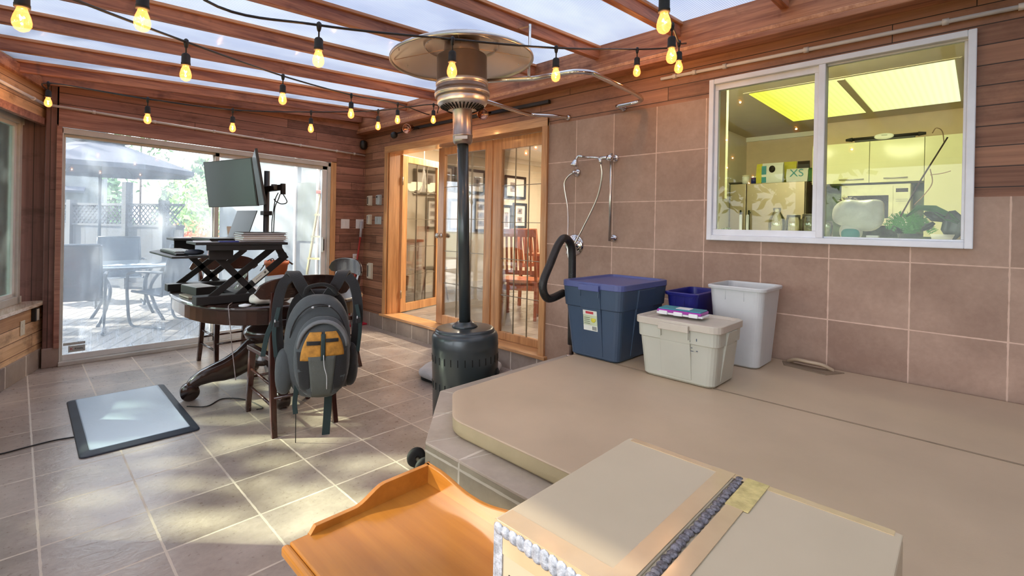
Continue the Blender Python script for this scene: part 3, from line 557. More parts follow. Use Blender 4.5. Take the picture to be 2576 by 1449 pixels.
# ---------------- totes and bins on the cover
ZC = .5472
def tote(name, label, cat, x0, x1, y0, y1, h, body, lid, over=.03, taper=.03, face=-1, sticker=False, r=.035):
    cx, cy = (x0+x1)/2, (y0+y1)/2; hx, hy = (x1-x0)/2, (y1-y0)/2
    t = thing(name, label, cat, (cx, cy, ZC)); mb = MB()
    lv = [(-.010, 0), (0, .010), (.0, .02), (taper*.62, h*.66), (taper*.62+.007, h*.67), (taper, h-.03), (taper, h-.03)]
    loft(mb, [[(x, y, z) for x, y in rrect(0, 0, hx+d, hy+d, r)] for d, z in lv], body, True, True, False)
    # raised centre panel on the long sides
    for (ax, s) in ((0, -1), (0, 1), (1, -1), (1, 1)):
        w_ = (hy if ax == 0 else hx)*.42
        q = []
        for z, d in ((.02, .002), (h*.66, taper*.62+.010), (h-.035, taper+.012)):
            for u in (-w_, w_):
                e = (hx if ax == 0 else hy)+d; q.append((s*e, u, z) if ax == 0 else (u, s*e, z))
        n_ = (s, 0, 0) if ax == 0 else (0, s, 0)
        mb.plate([q[0], q[1], q[3], q[2]], [-k for k in n_], .02, body); mb.plate([q[2], q[3], q[5], q[4]], [-k for k in n_], .03, body)
    mb.build('tote_body', t, bevel=.002)
    lm = MB(); e = over
    loft(lm, [[(x, y, z) for x, y in rrect(0, 0, hx+d, hy+d, r+.01)] for d, z in ((e-.004, h-.035), (e, h-.033), (e, h-.002), (e-.005, h), (e-.022, h), (e-.028, h-.012))], lid, False, True, False)
    lm.build('tote_lid', t, bevel=.0015)
    for s in (-1, 1):
        hm = MB(); a = s*(hx+over); hm.box(a-.006*s, a+.018*s, -hy*.42, hy*.42, h-.045, h-.012, lid).box(a-.01*s, a+.008*s, -hy*.40, -hy*.36, h-.08, h-.03, body).box(a-.01*s, a+.008*s, hy*.36, hy*.40, h-.08, h-.03, body)
        hm.build('tote_handle', t, bevel=.003)
    if sticker:
        def fx(z): return -(hx+.002+(taper*.62+.008)*(z-.02)/(h*.66-.02))
        lab = MB()
        def q4(y0, y1, f0, f1, lift, mat):
            za, zb = h*f0, h*f1; lab.plate([(fx(za)-lift, y1, za), (fx(za)-lift, y0, za), (fx(zb)-lift, y0, zb), (fx(zb)-lift, y1, zb)], (-1, 0, 0), .0006, mat)
        q4(-.042, .048, .37, .635, .0008, 'label_green'); q4(-.042, .048, .575, .635, .0014, 'label_white'); q4(-.042, .048, .37, .44, .0014, 'label_white'); q4(-.020, .030, .59, .622, .0022, 'label_red')
        for k in range(8): q4(-.036+k*.0036, -.0345+k*.0036, .38, .43, .0022, 'print_black')
        for k in range(4): q4(.005, .042, .46+.025*k, .465+.025*k, .0022, 'print_black')
        z_ = h*.52; lab.lathe([(0, 0), (.016, 0), (.015, .001), (0, .0012)], (fx(z_)-.002, -.018, z_), 'label_yellow', 20, (-1, 0, .1))
        lab.build('product_label', t)
    return t
tote('storage_tote', 'dark blue plastic storage tote with a lighter blue lid and a paper label', 'storage tote', -.865, -.40, -4.155, -3.845, .430, 'tote_blue', 'tote_lid_blue', sticker=True, over=.045, taper=.04)
tw = tote('storage_tote', 'off-white plastic storage tote with a closed lid and scuffs', 'storage tote', -.895, -.625, -4.665, -4.315, .295, 'tote_cream', 'tote_lid_cream', over=.035, taper=.025)
mk = MB(); x = -.135-.0265
for k, (u, z, a, b) in enumerate([(-.075, .21, .02, .002), (-.105, .215, .002, .012), (-.085, .18, .006, .002), (-.09, .165, .012, .002), (-.11, .168, .006, .003)]): mk.box(x-.001, x+.004, u, u+a, z, z+b, 'tote_blue')
mk.box(x-.0005, x+.003, -.112, -.072, .164, .1645, 'tote_lid_cream').build('pen_marks', tw)['kind'] = 'stuff'
def bin_(name, label, x0, x1, y0, y1, h, mat, taper, r=.04):
    cx, cy = (x0+x1)/2, (y0+y1)/2; hx, hy = (x1-x0)/2, (y1-y0)/2; t = thing(name, label, 'waste bin', (cx, cy, ZC)); mb = MB()
    rings = [(-.008, 0), (0, .008), (taper, h-.02), (taper+.010, h-.018), (taper+.012, h-.004), (taper+.008, h), (taper-.002, h), (taper-.004, h-.01), (-.004, .012)]
    loft(mb, [[(x, y, z) for x, y in rrect(0, 0, hx+d, hy+d, r, 6)] for d, z in rings], mat, True, True, False); mb.build('bin_body', t)
    for u in (-.4, .45): MB().box(-hx-taper-.001, -hx-taper+.006, u*hy, u*hy+.003, h-.075, h-.02, mat).build('bin_rib', t)
    return t
bin_('waste_bin', 'tall white open plastic waste bin next to the white tote', -.385, -.115, -4.700, -4.480, .432, 'bin_white', .028)
bin_('recycling_bin', 'royal blue open plastic bin between the blue tote and the white bin', -.43, -.14, -4.372, -4.255, .372, 'bin_blue', .03)
cs = thing('carry_case', 'flat purple, teal and white plastic case on the white tote lid', 'case', (-.73, -4.45, ZC+.2955), math.radians(4))
MB().box(-.055, .055, -.11, .12, .0, .012, 'white_plastic').build('case_base', cs, bevel=.004)
c_ = MB().box(-.06, .06, -.105, .115, .012, .026, 'purple')
for k in range(3): c_.box(-.066, -.055, -.09+.075*k, -.045+.075*k, .0, .02, 'white_plastic')
c_.build('case_side', cs, bevel=.004); MB().box(-.052, .052, -.10, .11, .026, .032, 'teal').box(-.03, .03, -.04, .03, .032, .0345, 'white_plastic').build('case_lid', cs, bevel=.003)

# ================================================================== FOREGROUND: SIDE TABLE AND BOX
tb = thing('side_table', 'orange-stained wooden side table with a low raised gallery on two sides', 'side table', (-2.615, -4.73, 0))
def lx(x): return x+2.615
def ly(y): return y+4.73
zt = .62
MB().box(lx(-2.785), lx(-2.425), ly(-4.935), ly(-4.515), zt-.018, zt, 'orange_wood').build('tabletop', tb, bevel=.004)
MB().box(lx(-2.802), lx(-2.785), ly(-4.937), ly(-4.513), zt-.024, zt-.002, 'orange_wood').box(lx(-2.795), lx(-2.78), ly(-4.93), ly(-4.52), zt-.034, zt-.020, 'orange_wood_dark').build('edge_molding', tb, bevel=.006)
g = MB(); k = 26
def strip(fn, a0, a1, fixed, axis, th):
    vs = []
    for i in range(k+1):
        t = i/k; u = a0+(a1-a0)*t; z = zt+fn(t)
        for w_ in (fixed, fixed+th):
            for q in (zt-.002, z): vs.append((u, w_, q) if axis == 0 else (w_, u, q))
    fs = [(4*i+a, 4*i+b, 4*i+4+b, 4*i+4+a) for i in range(k) for a, b in ((0, 1), (1, 3), (3, 2), (2, 0))] + [(0, 1, 3, 2), (4*k, 4*k+2, 4*k+3, 4*k+1)]
    return fs, vs
sm = lambda t: t*t*(3-2*t)
fs, vs = strip(lambda t: .046 if t < .42 else .046-.030*sm(min(1, (t-.42)/.25)) + .0*t if t < .96 else .016*math.sqrt(max(0, 1-((t-.96)/.04)**2)), lx(-2.425), lx(-2.745), ly(-4.527), 0, .012); g.add(vs, fs, 'orange_wood')
g.build('side_gallery', tb, bevel=.002); g = MB()
fs, vs = strip(lambda t: .046-.016*sm(min(1, max(0, (t-.1)/.3))) + .032*sm(min(1, max(0, (t-.45)/.45))), ly(-4.515), ly(-4.935), lx(-2.433), 1, .012); g.add(vs, fs, 'orange_wood'); g.build('back_gallery', tb, bevel=.002)
MB().box(lx(-2.765), lx(-2.445), ly(-4.91), ly(-4.895), .42, .596, 'orange_wood_dark').box(lx(-2.765), lx(-2.445), ly(-4.555), ly(-4.54), .42, .596, 'orange_wood_dark').box(lx(-2.46), lx(-2.445), ly(-4.895), ly(-4.555), .42, .596, 'orange_wood_dark').build('apron', tb, bevel=.002)
for x in (-2.77, -2.47):
    for y in (-4.915, -4.565): MB().box(lx(x), lx(x+.03), ly(y), ly(y+.03), 0, .602, 'orange_wood_dark').build('leg', tb, bevel=.003)
dr = MB().box(lx(-2.782), lx(-2.764), ly(-4.88), ly(-4.57), .46, .585, 'orange_wood_dark').build('drawer', tb, bevel=.003)
MB().lathe([(.006, 0), (.006, .012), (.014, .018), (.012, .027), (0, .030)], (lx(-2.782), ly(-4.725), .52), 'brass', 16, (-1, 0, 0)).build('drawer_knob', dr)
MB().box(lx(-2.765), lx(-2.445), ly(-4.90), ly(-4.55), .15, .165, 'orange_wood_dark').build('lower_shelf', tb, bevel=.002)

bx = thing('cardboard_box', 'large taped cardboard box with bubble wrap in its top seam', 'box', (-2.395, -5.19, 0), math.radians(.6))
bw_, bl_, bh = .225, .240, .80
MB().box(-bw_, bw_, -bl_, bl_, 0, bh-.004, 'cardboard').build('box_body', bx, bevel=.006)
fl = MB()
for a, b in ((.010, bl_), (-bl_, -.010)): fl.box(-bw_, bw_, a, b, bh-.004, bh, 'cardboard')
fl.build('top_flap', bx, bevel=.002)
MB().box(-bw_-.001, -bw_+.036, -bl_+.01, bl_-.005, bh, bh+.0012, 'tape').build('packing_tape', bx)
MB().box(bw_-.016, bw_+.001, -bl_+.01, bl_-.01, bh, bh+.0012, 'tape').build('packing_tape', bx)
MB().box(-bw_, bw_, .012, .042, bh+.0012, bh+.0024, 'tape').build('packing_tape', bx)
MB().box(-bw_, .10, -.040, -.012, bh+.0012, bh+.0024, 'tape').build('packing_tape', bx)
MB().box(.10, bw_, -.048, -.010, bh+.0012, bh+.0026, 'tape_gold').build('packing_tape', bx)
MB().box(-bw_-.0015, -bw_-.0003, -bl_, bl_, bh-.05, bh, 'tape').build('packing_tape', bx)
MB().box(-bw_-.002, -bw_-.0004, bl_-.018, bl_+.0015, .02, bh-.01, 'bubble_side').build('packing_tape', bx)
MB().box(-.2, -.0, -bl_-.001, -bl_, .2, .21, 'tape').build('packing_tape', bx)
bb = MB(); n_ = 26
for i in range(n_):
    x = -bw_+.01+(2*bw_-.02)*i/(n_-1); bb.blob((x, random.uniform(-.002, .002), bh-.001), .011, .0085, .0035+random.random()*.002, 'bubble', nu=8, nv=6)
bb.build('bubble_wrap', bx)
e_ = MB(); n_ = 30
for i in range(n_):
    t = i/(n_-1); y = bl_-.01-t*(2*bl_-.02); e_.blob((-bw_-.002, y, bh-.012-.006*math.sin(t*PI)), .004, .012, .010+.006*math.sin(t*PI*2.2)**2, 'bubble_side', nu=8, nv=6)
e_.build('wrap_edge', bx)
pr = MB(); x = -bw_-.0012
def fr_(y0, y1, z0, z1, w_): pr.box(x, x+.001, y0, y1, z1-w_, z1, 'print_black').box(x, x+.001, y0, y1, z0, z0+w_, 'print_black').box(x, x+.001, y0, y0+w_, z0, z1, 'print_black').box(x, x+.001, y1-w_, y1, z0, z1, 'print_black')
fr_(-.02, bl_-.032, .50, .722, .0016); pr.box(x, x+.001, .02, bl_-.052, .56, .702, 'print_black'); pr.build('printed_mark', bx)

# ================================================================== PATIO HEATER
HX, HY = -1.339, -3.480
ht = thing('patio_heater', 'tall free-standing patio heater with a grey tank housing and round metal reflector', 'patio heater', (HX, HY, -.002))
ht.rotation_euler = Matrix.Rotation(math.radians(-1.75), 3, Vector((FW.x, FW.y, 0))).to_euler()
MB().lathe([(.205, .0), (.21, .01), (.205, .035), (.19, .04)], (0, 0, 0), 'heater_grey', 40).build('base_plate', ht)
h = MB().lathe([(.188, .035), (.189, .60), (.191, .61), (.189, .622), (.189, .655), (.183, .672), (.172, .682), (.168, .683), (.168, .692), (.163, .700), (.150, .703), (.04, .708), (0, .708)], (0, 0, 0), 'heater_grey', 56)
h.build('tank_housing', ht)
s_ = MB()
for z0, rr in ((.545, .1895), (.40, .1895), (.18, .1895)):
    for i in range(30):
        a = 2*PI*i/30; R_ = Matrix.Rotation(a, 3, 'Z')
        s_.box(rr-.003, rr+.0008, -.0026, .0026, z0-.019, z0+.019, 'slot_black', R_)
s_.build('vent_slots', ht)['kind'] = 'stuff'
hl = MB(); a = math.radians(-62); hl.lathe([(.0, 0), (.036, .0), (.036, .002), (0, .003)], (.1875*math.cos(a), .1875*math.sin(a), .45), 'slot_black', 20, (math.cos(a), math.sin(a), 0)); hl.build('hose_hole', ht)
MB().lathe([(.075, .706), (.07, .716), (.045, .735), (.038, .738), (.036, .70)], (0, 0, 0), 'heater_grey', 24).build('pole_flange', ht)
MB().cyl((0, 0, .70), (0, 0, 1.80), .033, mat='heater_grey', n=24).build('pole', ht)
MB().lathe([(.045, 1.745), (.05, 1.75), (.056, 1.765), (.056, 1.79), (.0575, 1.792), (.0575, 1.797), (.055, 1.80), (.055, 1.955), (.057, 1.957), (.057, 1.972), (.06, 1.975), (.06, 1.985), (.05, 1.99)], (0, 0, 0), 'steel_dark', 32).build('control_neck', ht)
MB().box(-.035, .035, -.0585, -.05, 1.768, 1.786, 'reflect_grey', Matrix.Rotation(math.radians(-50), 3, 'Z')).build('rating_plate', ht)
bs = MB().lathe([(.055, 1.94), (.075, 1.94), (.128, 1.96), (.140, 1.973), (.142, 1.977), (.142, 2.013), (.139, 2.017)], (0, 0, 0), 'steel', 48); bo = bs.build('burner_base', ht)
s_ = MB()
for i in range(34):
    a = 2*PI*i/34; R_ = Matrix.Rotation(a, 3, 'Z') @ Matrix.Rotation(math.radians(-27), 3, 'Y')
    s_.box(-.024, .024, -.0035, .0035, -.0015, .0015, 'slot_black', R_, (.104*math.cos(a), .104*math.sin(a), 1.9475))
s_.build('vent_slots', bo)
MB().lathe([(.150, 2.007), (.156, 2.011), (.156, 2.045), (.150, 2.049), (.150, 2.055), (.145, 2.07), (.145, 2.075), (.147, 2.079), (.147, 2.095), (.143, 2.098), (.143, 2.24), (.139, 2.245), (.10, 2.247)], (0, 0, 0), 'steel_dark', 48).build('emitter_screen', ht)
MB().lathe([(.158, 2.023), (.158, 2.033)], (0, 0, 0), 'steel', 48).lathe([(.1475, 2.077), (.1495, 2.079), (.1495, 2.097), (.1475, 2.099)], (0, 0, 0), 'steel', 48).build('trim_band', ht)
dm = MB().lathe([(.0, 2.33), (.06, 2.328), (.19, 2.317), (.205, 2.307), (.23, 2.3), (.30, 2.277), (.375, 2.243), (.395, 2.231), (.402, 2.223), (.4045, 2.227), (.397, 2.236), (.377, 2.248), (.30, 2.283), (.23, 2.306), (.19, 2.324), (.06, 2.335), (0, 2.337)], (0, 0, 0), 'steel', 64)
dm.lathe([(.398, 2.217), (.404, 2.213), (.408, 2.217), (.408, 2.229), (.402, 2.233), (.396, 2.227), (.398, 2.217)], (0, 0, 0), 'chrome_dull', 64)
dmo = dm.build('reflector_dome', ht)
sr = MB()
for i in range(4):
    a = PI/4+PI/2*i; sr.beam((.0, 0, 2.307), (.385*math.cos(a), .385*math.sin(a), 2.235), .002, .004, 'steel_dark')
for i in range(8):
    a = PI/8+PI/4*i; sr.cyl((.20*math.cos(a), .20*math.sin(a), 2.3), (.20*math.cos(a), .20*math.sin(a), 2.317), .004, mat='chrome', n=8); sr.cyl((.36*math.cos(a), .36*math.sin(a), 2.237), (.36*math.cos(a), .36*math.sin(a), 2.255), .003, mat='chrome', n=8)
sr.lathe([(.205, 2.295), (.210, 2.293), (.210, 2.3), (.205, 2.302), (.205, 2.295)], (0, 0, 0), 'steel', 40).build('dome_fittings', dmo)
MB().lathe([(.10, 2.243), (.105, 2.255), (.098, 2.315), (.0, 2.325)], (0, 0, 0), 'steel_dark', 32).build('inner_hub', ht)

# ================================================================== SHOWER, CURTAIN ROD, TRACK LIGHT, SWITCHES
sh = thing('shower_fixture', 'chrome wall shower with slide bar, shower head on an arm and hose', 'shower', (0, -3.6, 1.5))
o = Vector((0, -3.6, 1.5)); q = lambda p: Vector(p)-o
for z in (1.80, 1.205): MB().lathe([(.0, 0), (.030, 0), (.030, .006), (.022, .014), (.012, .018), (.011, .060), (0, .062)], q((0, -3.605, z)), 'chrome', 24, (-1, 0, 0)).build('wall_flange', sh)
MB().cyl(q((-.058, -3.605, 1.83)), q((-.058, -3.605, 1.185)), .0105, mat='chrome_dull', n=16).build('slide_bar', sh)
hb = MB().lathe([(.024, 0), (.026, .012), (.022, .03), (0, .032)], q((-.065, -3.605, 1.795)), 'chrome', 16, (-1, .0, 0)).cyl(q((-.07, -3.60, 1.80)), q((-.085, -3.52, 1.80)), .014, mat='chrome', n=14).cyl(q((-.085, -3.53, 1.80)), q((-.095, -3.38, 1.822)), .009, .008, 'chrome', 12).tube(curve([q((-.095, -3.38, 1.822)), q((-.10, -3.345, 1.828)), q((-.105, -3.325, 1.805))], 5), .010, 'chrome', 12).lathe([(.012, 0), (.020, .012), (.033, .045), (.034, .055), (.028, .058), (0, .056)], q((-.105, -3.328, 1.808)), 'chrome', 24, (-.15, .22, -1))
hb.build('shower_head', sh)
MB().cyl(q((-.085, -3.52, 1.80)), q((-.085, -3.54, 1.755)), .013, .011, 'chrome', 14).build('hose_holder', sh)
hp = [(-.085, -3.535, 1.76), (-.075, -3.54, 1.66), (-.06, -3.49, 1.50), (-.08, -3.38, 1.27), (-.11, -3.30, 1.10), (-.112, -3.285, 1.04), (-.11, -3.27, 1.09), (-.10, -3.26, 1.20), (-.045, -3.215, 1.42), (-.05, -3.185, 1.58), (-.052, -3.185, 1.645), (-.045, -3.225, 1.695), (-.03, -3.262, 1.714)]
MB().tube([q(p) for p in curve(hp, 8)], .0075, 'chrome_dull', 10).build('shower_hose', sh)
MB().lathe([(0, 0), (.034, 0), (.033, .008), (.02, .016), (.014, .02), (.012, .05), (0, .052)], q((0, -3.265, 1.715)), 'chrome', 24, (-1, .1, 0)).build('hose_outlet', sh)
vl = thing('shower_valve', 'round chrome shower valve plate with a handle behind the black handrail', 'valve', (0, -3.25, 1.14))
MB().lathe([(0, 0), (.088, 0), (.088, .004), (.070, .014), (.040, .018), (.038, .040), (.030, .05), (0, .052)], (0, 0, 0), 'chrome', 36, (-1, 0, 0)).build('escutcheon', vl)
MB().cyl((-.05, 0, 0), (-.085, 0, 0), .018, mat='chrome', n=16).beam((-.075, 0, 0), (-.085, .01, -.075), .016, .012, 'chrome').build('valve_handle', vl, bevel=.002)

cr = thing('shower_curtain_rod', 'chrome looped shower curtain rod hung from a rafter and fixed to the wall', 'curtain rod', (0, -3.4, 2.17))
o = Vector((0, -3.4, 2.17)); q = lambda p: Vector(p)-o
rp = [(-.01, -3.17, 2.168), (-.12, -3.12, 2.168), (-.24, -3.02, 2.17), (-.36, -3.0, 2.17), (-.80, -3.035, 2.17), (-1.05, -3.06, 2.17), (-1.16, -3.12, 2.17), (-1.18, -3.28, 2.17), (-1.10, -3.45, 2.17), (-.99, -3.62, 2.17), (-.955, -3.78, 2.17), (-.93, -3.88, 2.17), (-.86, -3.935, 2.17), (-.78, -3.94, 2.17), (-.50, -3.925, 2.17), (-.25, -3.905, 2.17), (-.12, -3.87, 2.17), (-.075, -3.79, 2.17), (-.06, -3.64, 2.17)]
MB().tube([q(p) for p in curve(rp, 6)], .0145, 'chrome', 14).build('rod', cr)
MB().lathe([(0, 0), (.026, 0), (.024, .008), (.014, .02), (0, .022)], q((0, -3.17, 2.168)), 'chrome', 20, (-1, 0, 0)).build('wall_flange', cr)
MB().lathe([(0, 0), (.026, 0), (.024, .008), (.014, .012), (.013, .06), (0, .062)], q((0, -3.665, 2.165)), 'chrome', 20, (-1, 0, 0)).build('wall_flange', cr)
MB().cyl(q((-.995, -3.60, 2.17)), q((-.995, -3.60, 2.50)), .0085, mat='chrome', n=12).beam(q((-.995, -3.60, 2.49)), q((-.995, -3.46, 2.502)), .02, .003, 'chrome').build('ceiling_support', cr)

tk = thing('track_light', 'black wall track above the french doors carrying copper spotlights', 'track light', (-.02, -1.9, 2.33))
o = Vector((-.02, -1.9, 2.33)); q = lambda p: Vector(p)-o
MB().beam(q((-.02, -.85, 2.355)), q((-.02, -2.99, 2.325)), .035, .03, 'black_plastic').build('track', tk, bevel=.004)
for (u, v, y) in ((1030, 322, -.98), (1212, 287, -2.02)):
    c = at(u, v, 0, -.17); c = q(c); d = Vector((-.55, -.80, -.25)).normalized() if y < -1.5 else Vector((-.80, -.45, -.30)).normalized()
    hm = MB().lathe([(.0, -.075), (.022, -.07), (.030, -.045), (.032, -.01), (.042, .0), (.042, .012), (.040, .016), (.046, .020), (.050, .060), (.052, .062), (.052, .068), (.045, .068), (.045, .055)], c, 'copper', 30, d)
    sp = hm.build('spotlight_head', tk)
    MB().lathe([(0, .052), (.045, .052), (.045, .05)], c, 'lens', 24, d).build('lamp_lens', sp)
    MB().cyl(c-d*.05, q((-.03, at(u, v, 0, -.17).y+.02, 2.335)), .010, mat='black_plastic', n=10).build('mounting_arm', sp)
MB().lathe([(.0, -.02), (.03, -.02), (.038, -.0), (.038, .03), (.02, .05), (0, .05)], q((-.09, -.80, 2.30)), 'black_plastic', 20, (-.8, -.5, -.3)).cyl(q((-.08, -.8, 2.31)), q((-.02, -.9, 2.345)), .008, mat='black_plastic', n=8).build('black_spotlight', tk)
cm = thing('security_speaker', 'small dark speaker mounted high in the corner beside the back wall', 'speaker', (-.05, -.045, 2.27))
MB().blob((0, 0, 0), .052, .04, .06, 'black_plastic', .7, R=Matrix.Rotation(math.radians(40), 3, 'Z')).build('speaker_case', cm); MB().cyl((.05, .045, .0), (0, 0, 0), .014, mat='black_plastic', n=10).build('wall_bracket', cm)

def conduit(name, label, a, b, clips, r=.011, off=(0, -.02, 0)):
    a = Vector(a); b = Vector(b); t = thing(name, label, 'conduit', a)
    MB().cyl((0, 0, 0), b-a, r, mat='conduit_white', n=12).build('conduit_pipe', t)
    for k in clips: c = (b-a)*k; MB().cyl(c-(b-a).normalized()*.012, c+(b-a).normalized()*.012, r*1.45, mat='conduit_white', n=10).build('pipe_clip', t)
conduit('wall_conduit', 'thin white pipe running above the sliding door on the back wall', (-.01, -.016, 2.141), (-3.02, -.03, 2.226), (.05, .13, .28, .42, .58, .75, .9))
conduit('wall_conduit', 'thin white pipe on the cedar wall above the kitchen window', (-.016, -3.957, 2.317), (-.016, -5.85, 2.297), (.05, .12, .22, .45, .75, .88))
conduit('wall_conduit', 'white pipe along the angled left wall above its window', (*lw(.03, -.05), 2.215), (*lw(1.7, -.05), 2.235), (.2, .6))
def plate(name, label, cat, c, size, n_, mat, rock='white_plastic', kind='rocker'):
    t = thing(name, label, cat, c); w_, h_ = size; ax = Vector(n_); u = ax.cross(Vector((0, 0, 1))).normalized()
    def bxx(mb, du, dz, w__, h__, d0, d1, mt):
        p = [ax*d0+u*(du-w__/2)+Vector((0, 0, dz-h__/2)), ax*d0+u*(du+w__/2)+Vector((0, 0, dz-h__/2)), ax*d0+u*(du+w__/2)+Vector((0, 0, dz+h__/2)), ax*d0+u*(du-w__/2)+Vector((0, 0, dz+h__/2))]
        return mb.plate(p, ax, d1-d0, mt)
    bxx(MB(), 0, 0, w_, h_, 0, .006, mat).build('cover_plate', t, bevel=.002)
    if kind == 'rocker':
        for k in range(max(1, round(w_/.06))): bxx(MB(), (k-(max(1, round(w_/.06))-1)/2)*.046, 0, .034, .068, .006, .010, rock).build('rocker_switch', t, bevel=.001)
    elif kind == 'outlet':
        for z in (-.02, .02): bxx(MB(), 0, z, .028, .026, .006, .008, rock).build('socket', t, bevel=.004)
    elif kind == 'box': bxx(MB(), 0, 0, w_*.85, h_*.9, .006, .028, mat).build('device_body', t, bevel=.004); bxx(MB(), w_*.18, 0, w_*.16, h_*.7, .028, .030, rock).build('device_detail', t)
    return t
B_ = (0, -1, 0); R_ = (-1, 0, 0)
plate('light_switch', 'white double light switch on the back wall, nearer the sliding door', 'switch', (-.262, -.001, 1.265), (.115, .118), B_, 'switch_white')
plate('light_switch', 'white double light switch on the back wall right at the corner', 'switch', (-.062, -.001, 1.267), (.108, .118), B_, 'switch_white')
plate('wall_outlet', 'white outlet low on the back wall behind the red mop pole', 'outlet', (-.115, -.001, .83), (.07, .115), B_, 'switch_white', 'switch_ivory', 'outlet')
plate('wall_outlet', 'small ivory socket box under the outlet beside the mop pole', 'outlet', (-.09, -.001, .665), (.06, .08), B_, 'switch_ivory', 'switch_ivory', 'outlet')
plate('thermostat', 'ivory wall control with a black slot, upper left beside the french doors', 'thermostat', (-.001, -.15, 1.563), (.095, .125), R_, 'switch_ivory', 'black_plastic', 'box')
pc = plate('wall_sensor', 'grey wall control with a round black lens, upper right beside the french doors', 'sensor', (-.001, -.362, 1.568), (.10, .125), R_, 'switch_grey', 'switch_grey', 'box')
MB().lathe([(0, 0), (.012, 0), (.010, .006), (0, .008)], (-.030, .012, .035), 'black_gloss', 16, (-1, 0, 0)).build('sensor_lens', pc)
plate('thermostat', 'ivory dial control, lower left beside the french doors', 'thermostat', (-.001, -.148, 1.325), (.09, .125), R_, 'switch_ivory', 'photo_mid', 'box')
plate('light_switch', 'grey metal triple switch plate, lower right beside the french doors', 'switch', (-.001, -.345, 1.315), (.145, .095), R_, 'switch_grey', 'switch_grey')
plate('intercom_handset', 'ivory wall phone with a black front low beside the french doors', 'intercom', (-.001, -.185, .68), (.11, .20), R_, 'switch_ivory', 'black_plastic', 'box')
p_ = at(54, 825, 1, 0); c = lw(.355, -.001); plate('wall_outlet', 'ivory outlet on the wood below the angled left window', 'outlet', (*c, .40), (.07, .115), tuple(-NL), 'switch_ivory', 'switch_ivory', 'outlet')
c = lw(.17, -.001); t = thing('wall_bracket', 'small dark bracket under the window sill near the corner post', 'bracket', (*c, .475), math.atan2(DL.y, DL.x)); MB().box(-.035, .035, 0, .03, -.055, .05, 'black_plastic').box(-.02, .02, .028, .034, -.05, .045, 'paper_tan').build('bracket_body', t, bevel=.003)

# ================================================================== STRING LIGHTS
def string_light(label, cordpts, bulbs, grp):
    """cordpts: world points; bulbs: (point on cord, drop)"""
    o = Vector(cordpts[0]); t = thing('string_light', label, 'string light', o, group=None)
    MB().tube([Vector(p)-o for p in curve(cordpts, 8)], .0052, 'cable', 8).build('cord', t)
    for c, drop in bulbs:
        c = Vector(c)-o
        sk = MB().tube([c+Vector((0, 0, .004)), c-Vector((0, 0, drop))], .0035, 'cable', 8).lathe([(.006, -.022), (.009, -.012), (.011, .0), (.010, .012), (.004, .018)], c+Vector((0, 0, -.004)), 'cable', 10)
        z = c-Vector((0, 0, drop)); sk.lathe([(.004, .006), (.014, 0), (.0175, -.006), (.018, -.038), (.0192, -.040), (.0192, -.050), (.014, -.050)], z, 'black_rubber', 18)
        so = sk.build('lamp_socket', t)
        zb = z-Vector((0, 0, .050)); bl = MB().lathe([(.012, 0), (.0135, -.006), (.0200, -.024), (.0235, -.040), (.0228, -.052), (.0165, -.064), (.007, -.070), (0, -.071)], zb, 'bulb_skin', 20)
        bl.lathe([(.010, .001), (.008, -.004), (0, -.005)], zb, 'brass', 12)
        w_ = [zb+Vector((.004*math.cos(k*1.3), .004*math.sin(k*1.3), -.022-.0036*(k % 6))) + Vector((.007*math.sin(k*.9), .007*math.cos(k*.7), 0)) for k in range(9)]
        bl.tube(w_, .0016, 'filament', 5)
        bo_ = bl.build('glass_bulb', so)
        l = bpy.data.lights.new('bulb_light', 'POINT'); l.energy = 1.3; l.color = (1, .55, .24); l.shadow_soft_size = .006
        lo = bpy.data.objects.new('bulb_light', l); COL.objects.link(lo); lo.parent = so; lo.location = zb-Vector((0, 0, .042))
    return t
def cb(u, v, d): # bulb centre pixel -> (cord point, drop)
    p = P(u, v, d); drop = .055; return (p+Vector((0, 0, drop+.050+.038)), drop)
Abul = [cb(801, 150, 2.0), cb(1137, 178, 2.2), cb(1398, 190, 2.5), cb(1602, 180, 3.1)]
e1 = Vector((-.12, -4.10, 2.47))
string_light('string light with warm bulbs crossing in front of the heater dome to the far ledger', [P(330, -220, 1.95)]+[P(515, 0, 1.80)]+[b[0] for b in Abul]+[e1], Abul, 'a')
Bbul = [cb(467, 186, 2.15), cb(711, 250, 2.95), cb(883, 287, 3.6), cb(1000, 302, 4.25)]
e2 = Vector((-.12, -1.60, 2.43))
string_light('string light with warm bulbs running diagonally under the rafters to the far corner', [P(60, -60, 1.35), P(190, 0, 1.55)]+[b[0] for b in Bbul]+[e2+Vector((-.02, .1, -.01)), e2], Bbul, 'b')
Cbul = [cb(121, 258, 3.55), cb(371, 300, 3.4), cb(585, 322, 3.8), cb(782, 324, 4.1), cb(951, 318, 4.35), cb(1090, 302, 4.45)]
string_light('string light with warm bulbs draped along the back wall below the rafters', [lw(.12, -.06)+(2.33,)]+[b[0] for b in Cbul]+[Vector((-.12, -1.62, 2.42))], Cbul, 'c')
Dbul = [cb(1670, 60, 1.6), cb(1689, 142, 2.2), cb(1707, 170, 2.75)]
string_light('string light hanging from overhead near the right wall with three bulbs close together', [P(1600, -160, 1.3), P(1664, -20, 1.6), P(1668, 0, 1.62), Dbul[1][0], Dbul[2][0], e1+Vector((0, -.07, .01))], Dbul, 'd')
Ebul = [cb(55, 52, 1.42), cb(358, 54, 1.52)]
string_light('nearest string light with two large bulbs at the upper left', [P(-260, 0, 1.35), Ebul[0][0], Ebul[1][0], P(640, -300, 1.3)], Ebul, 'e')

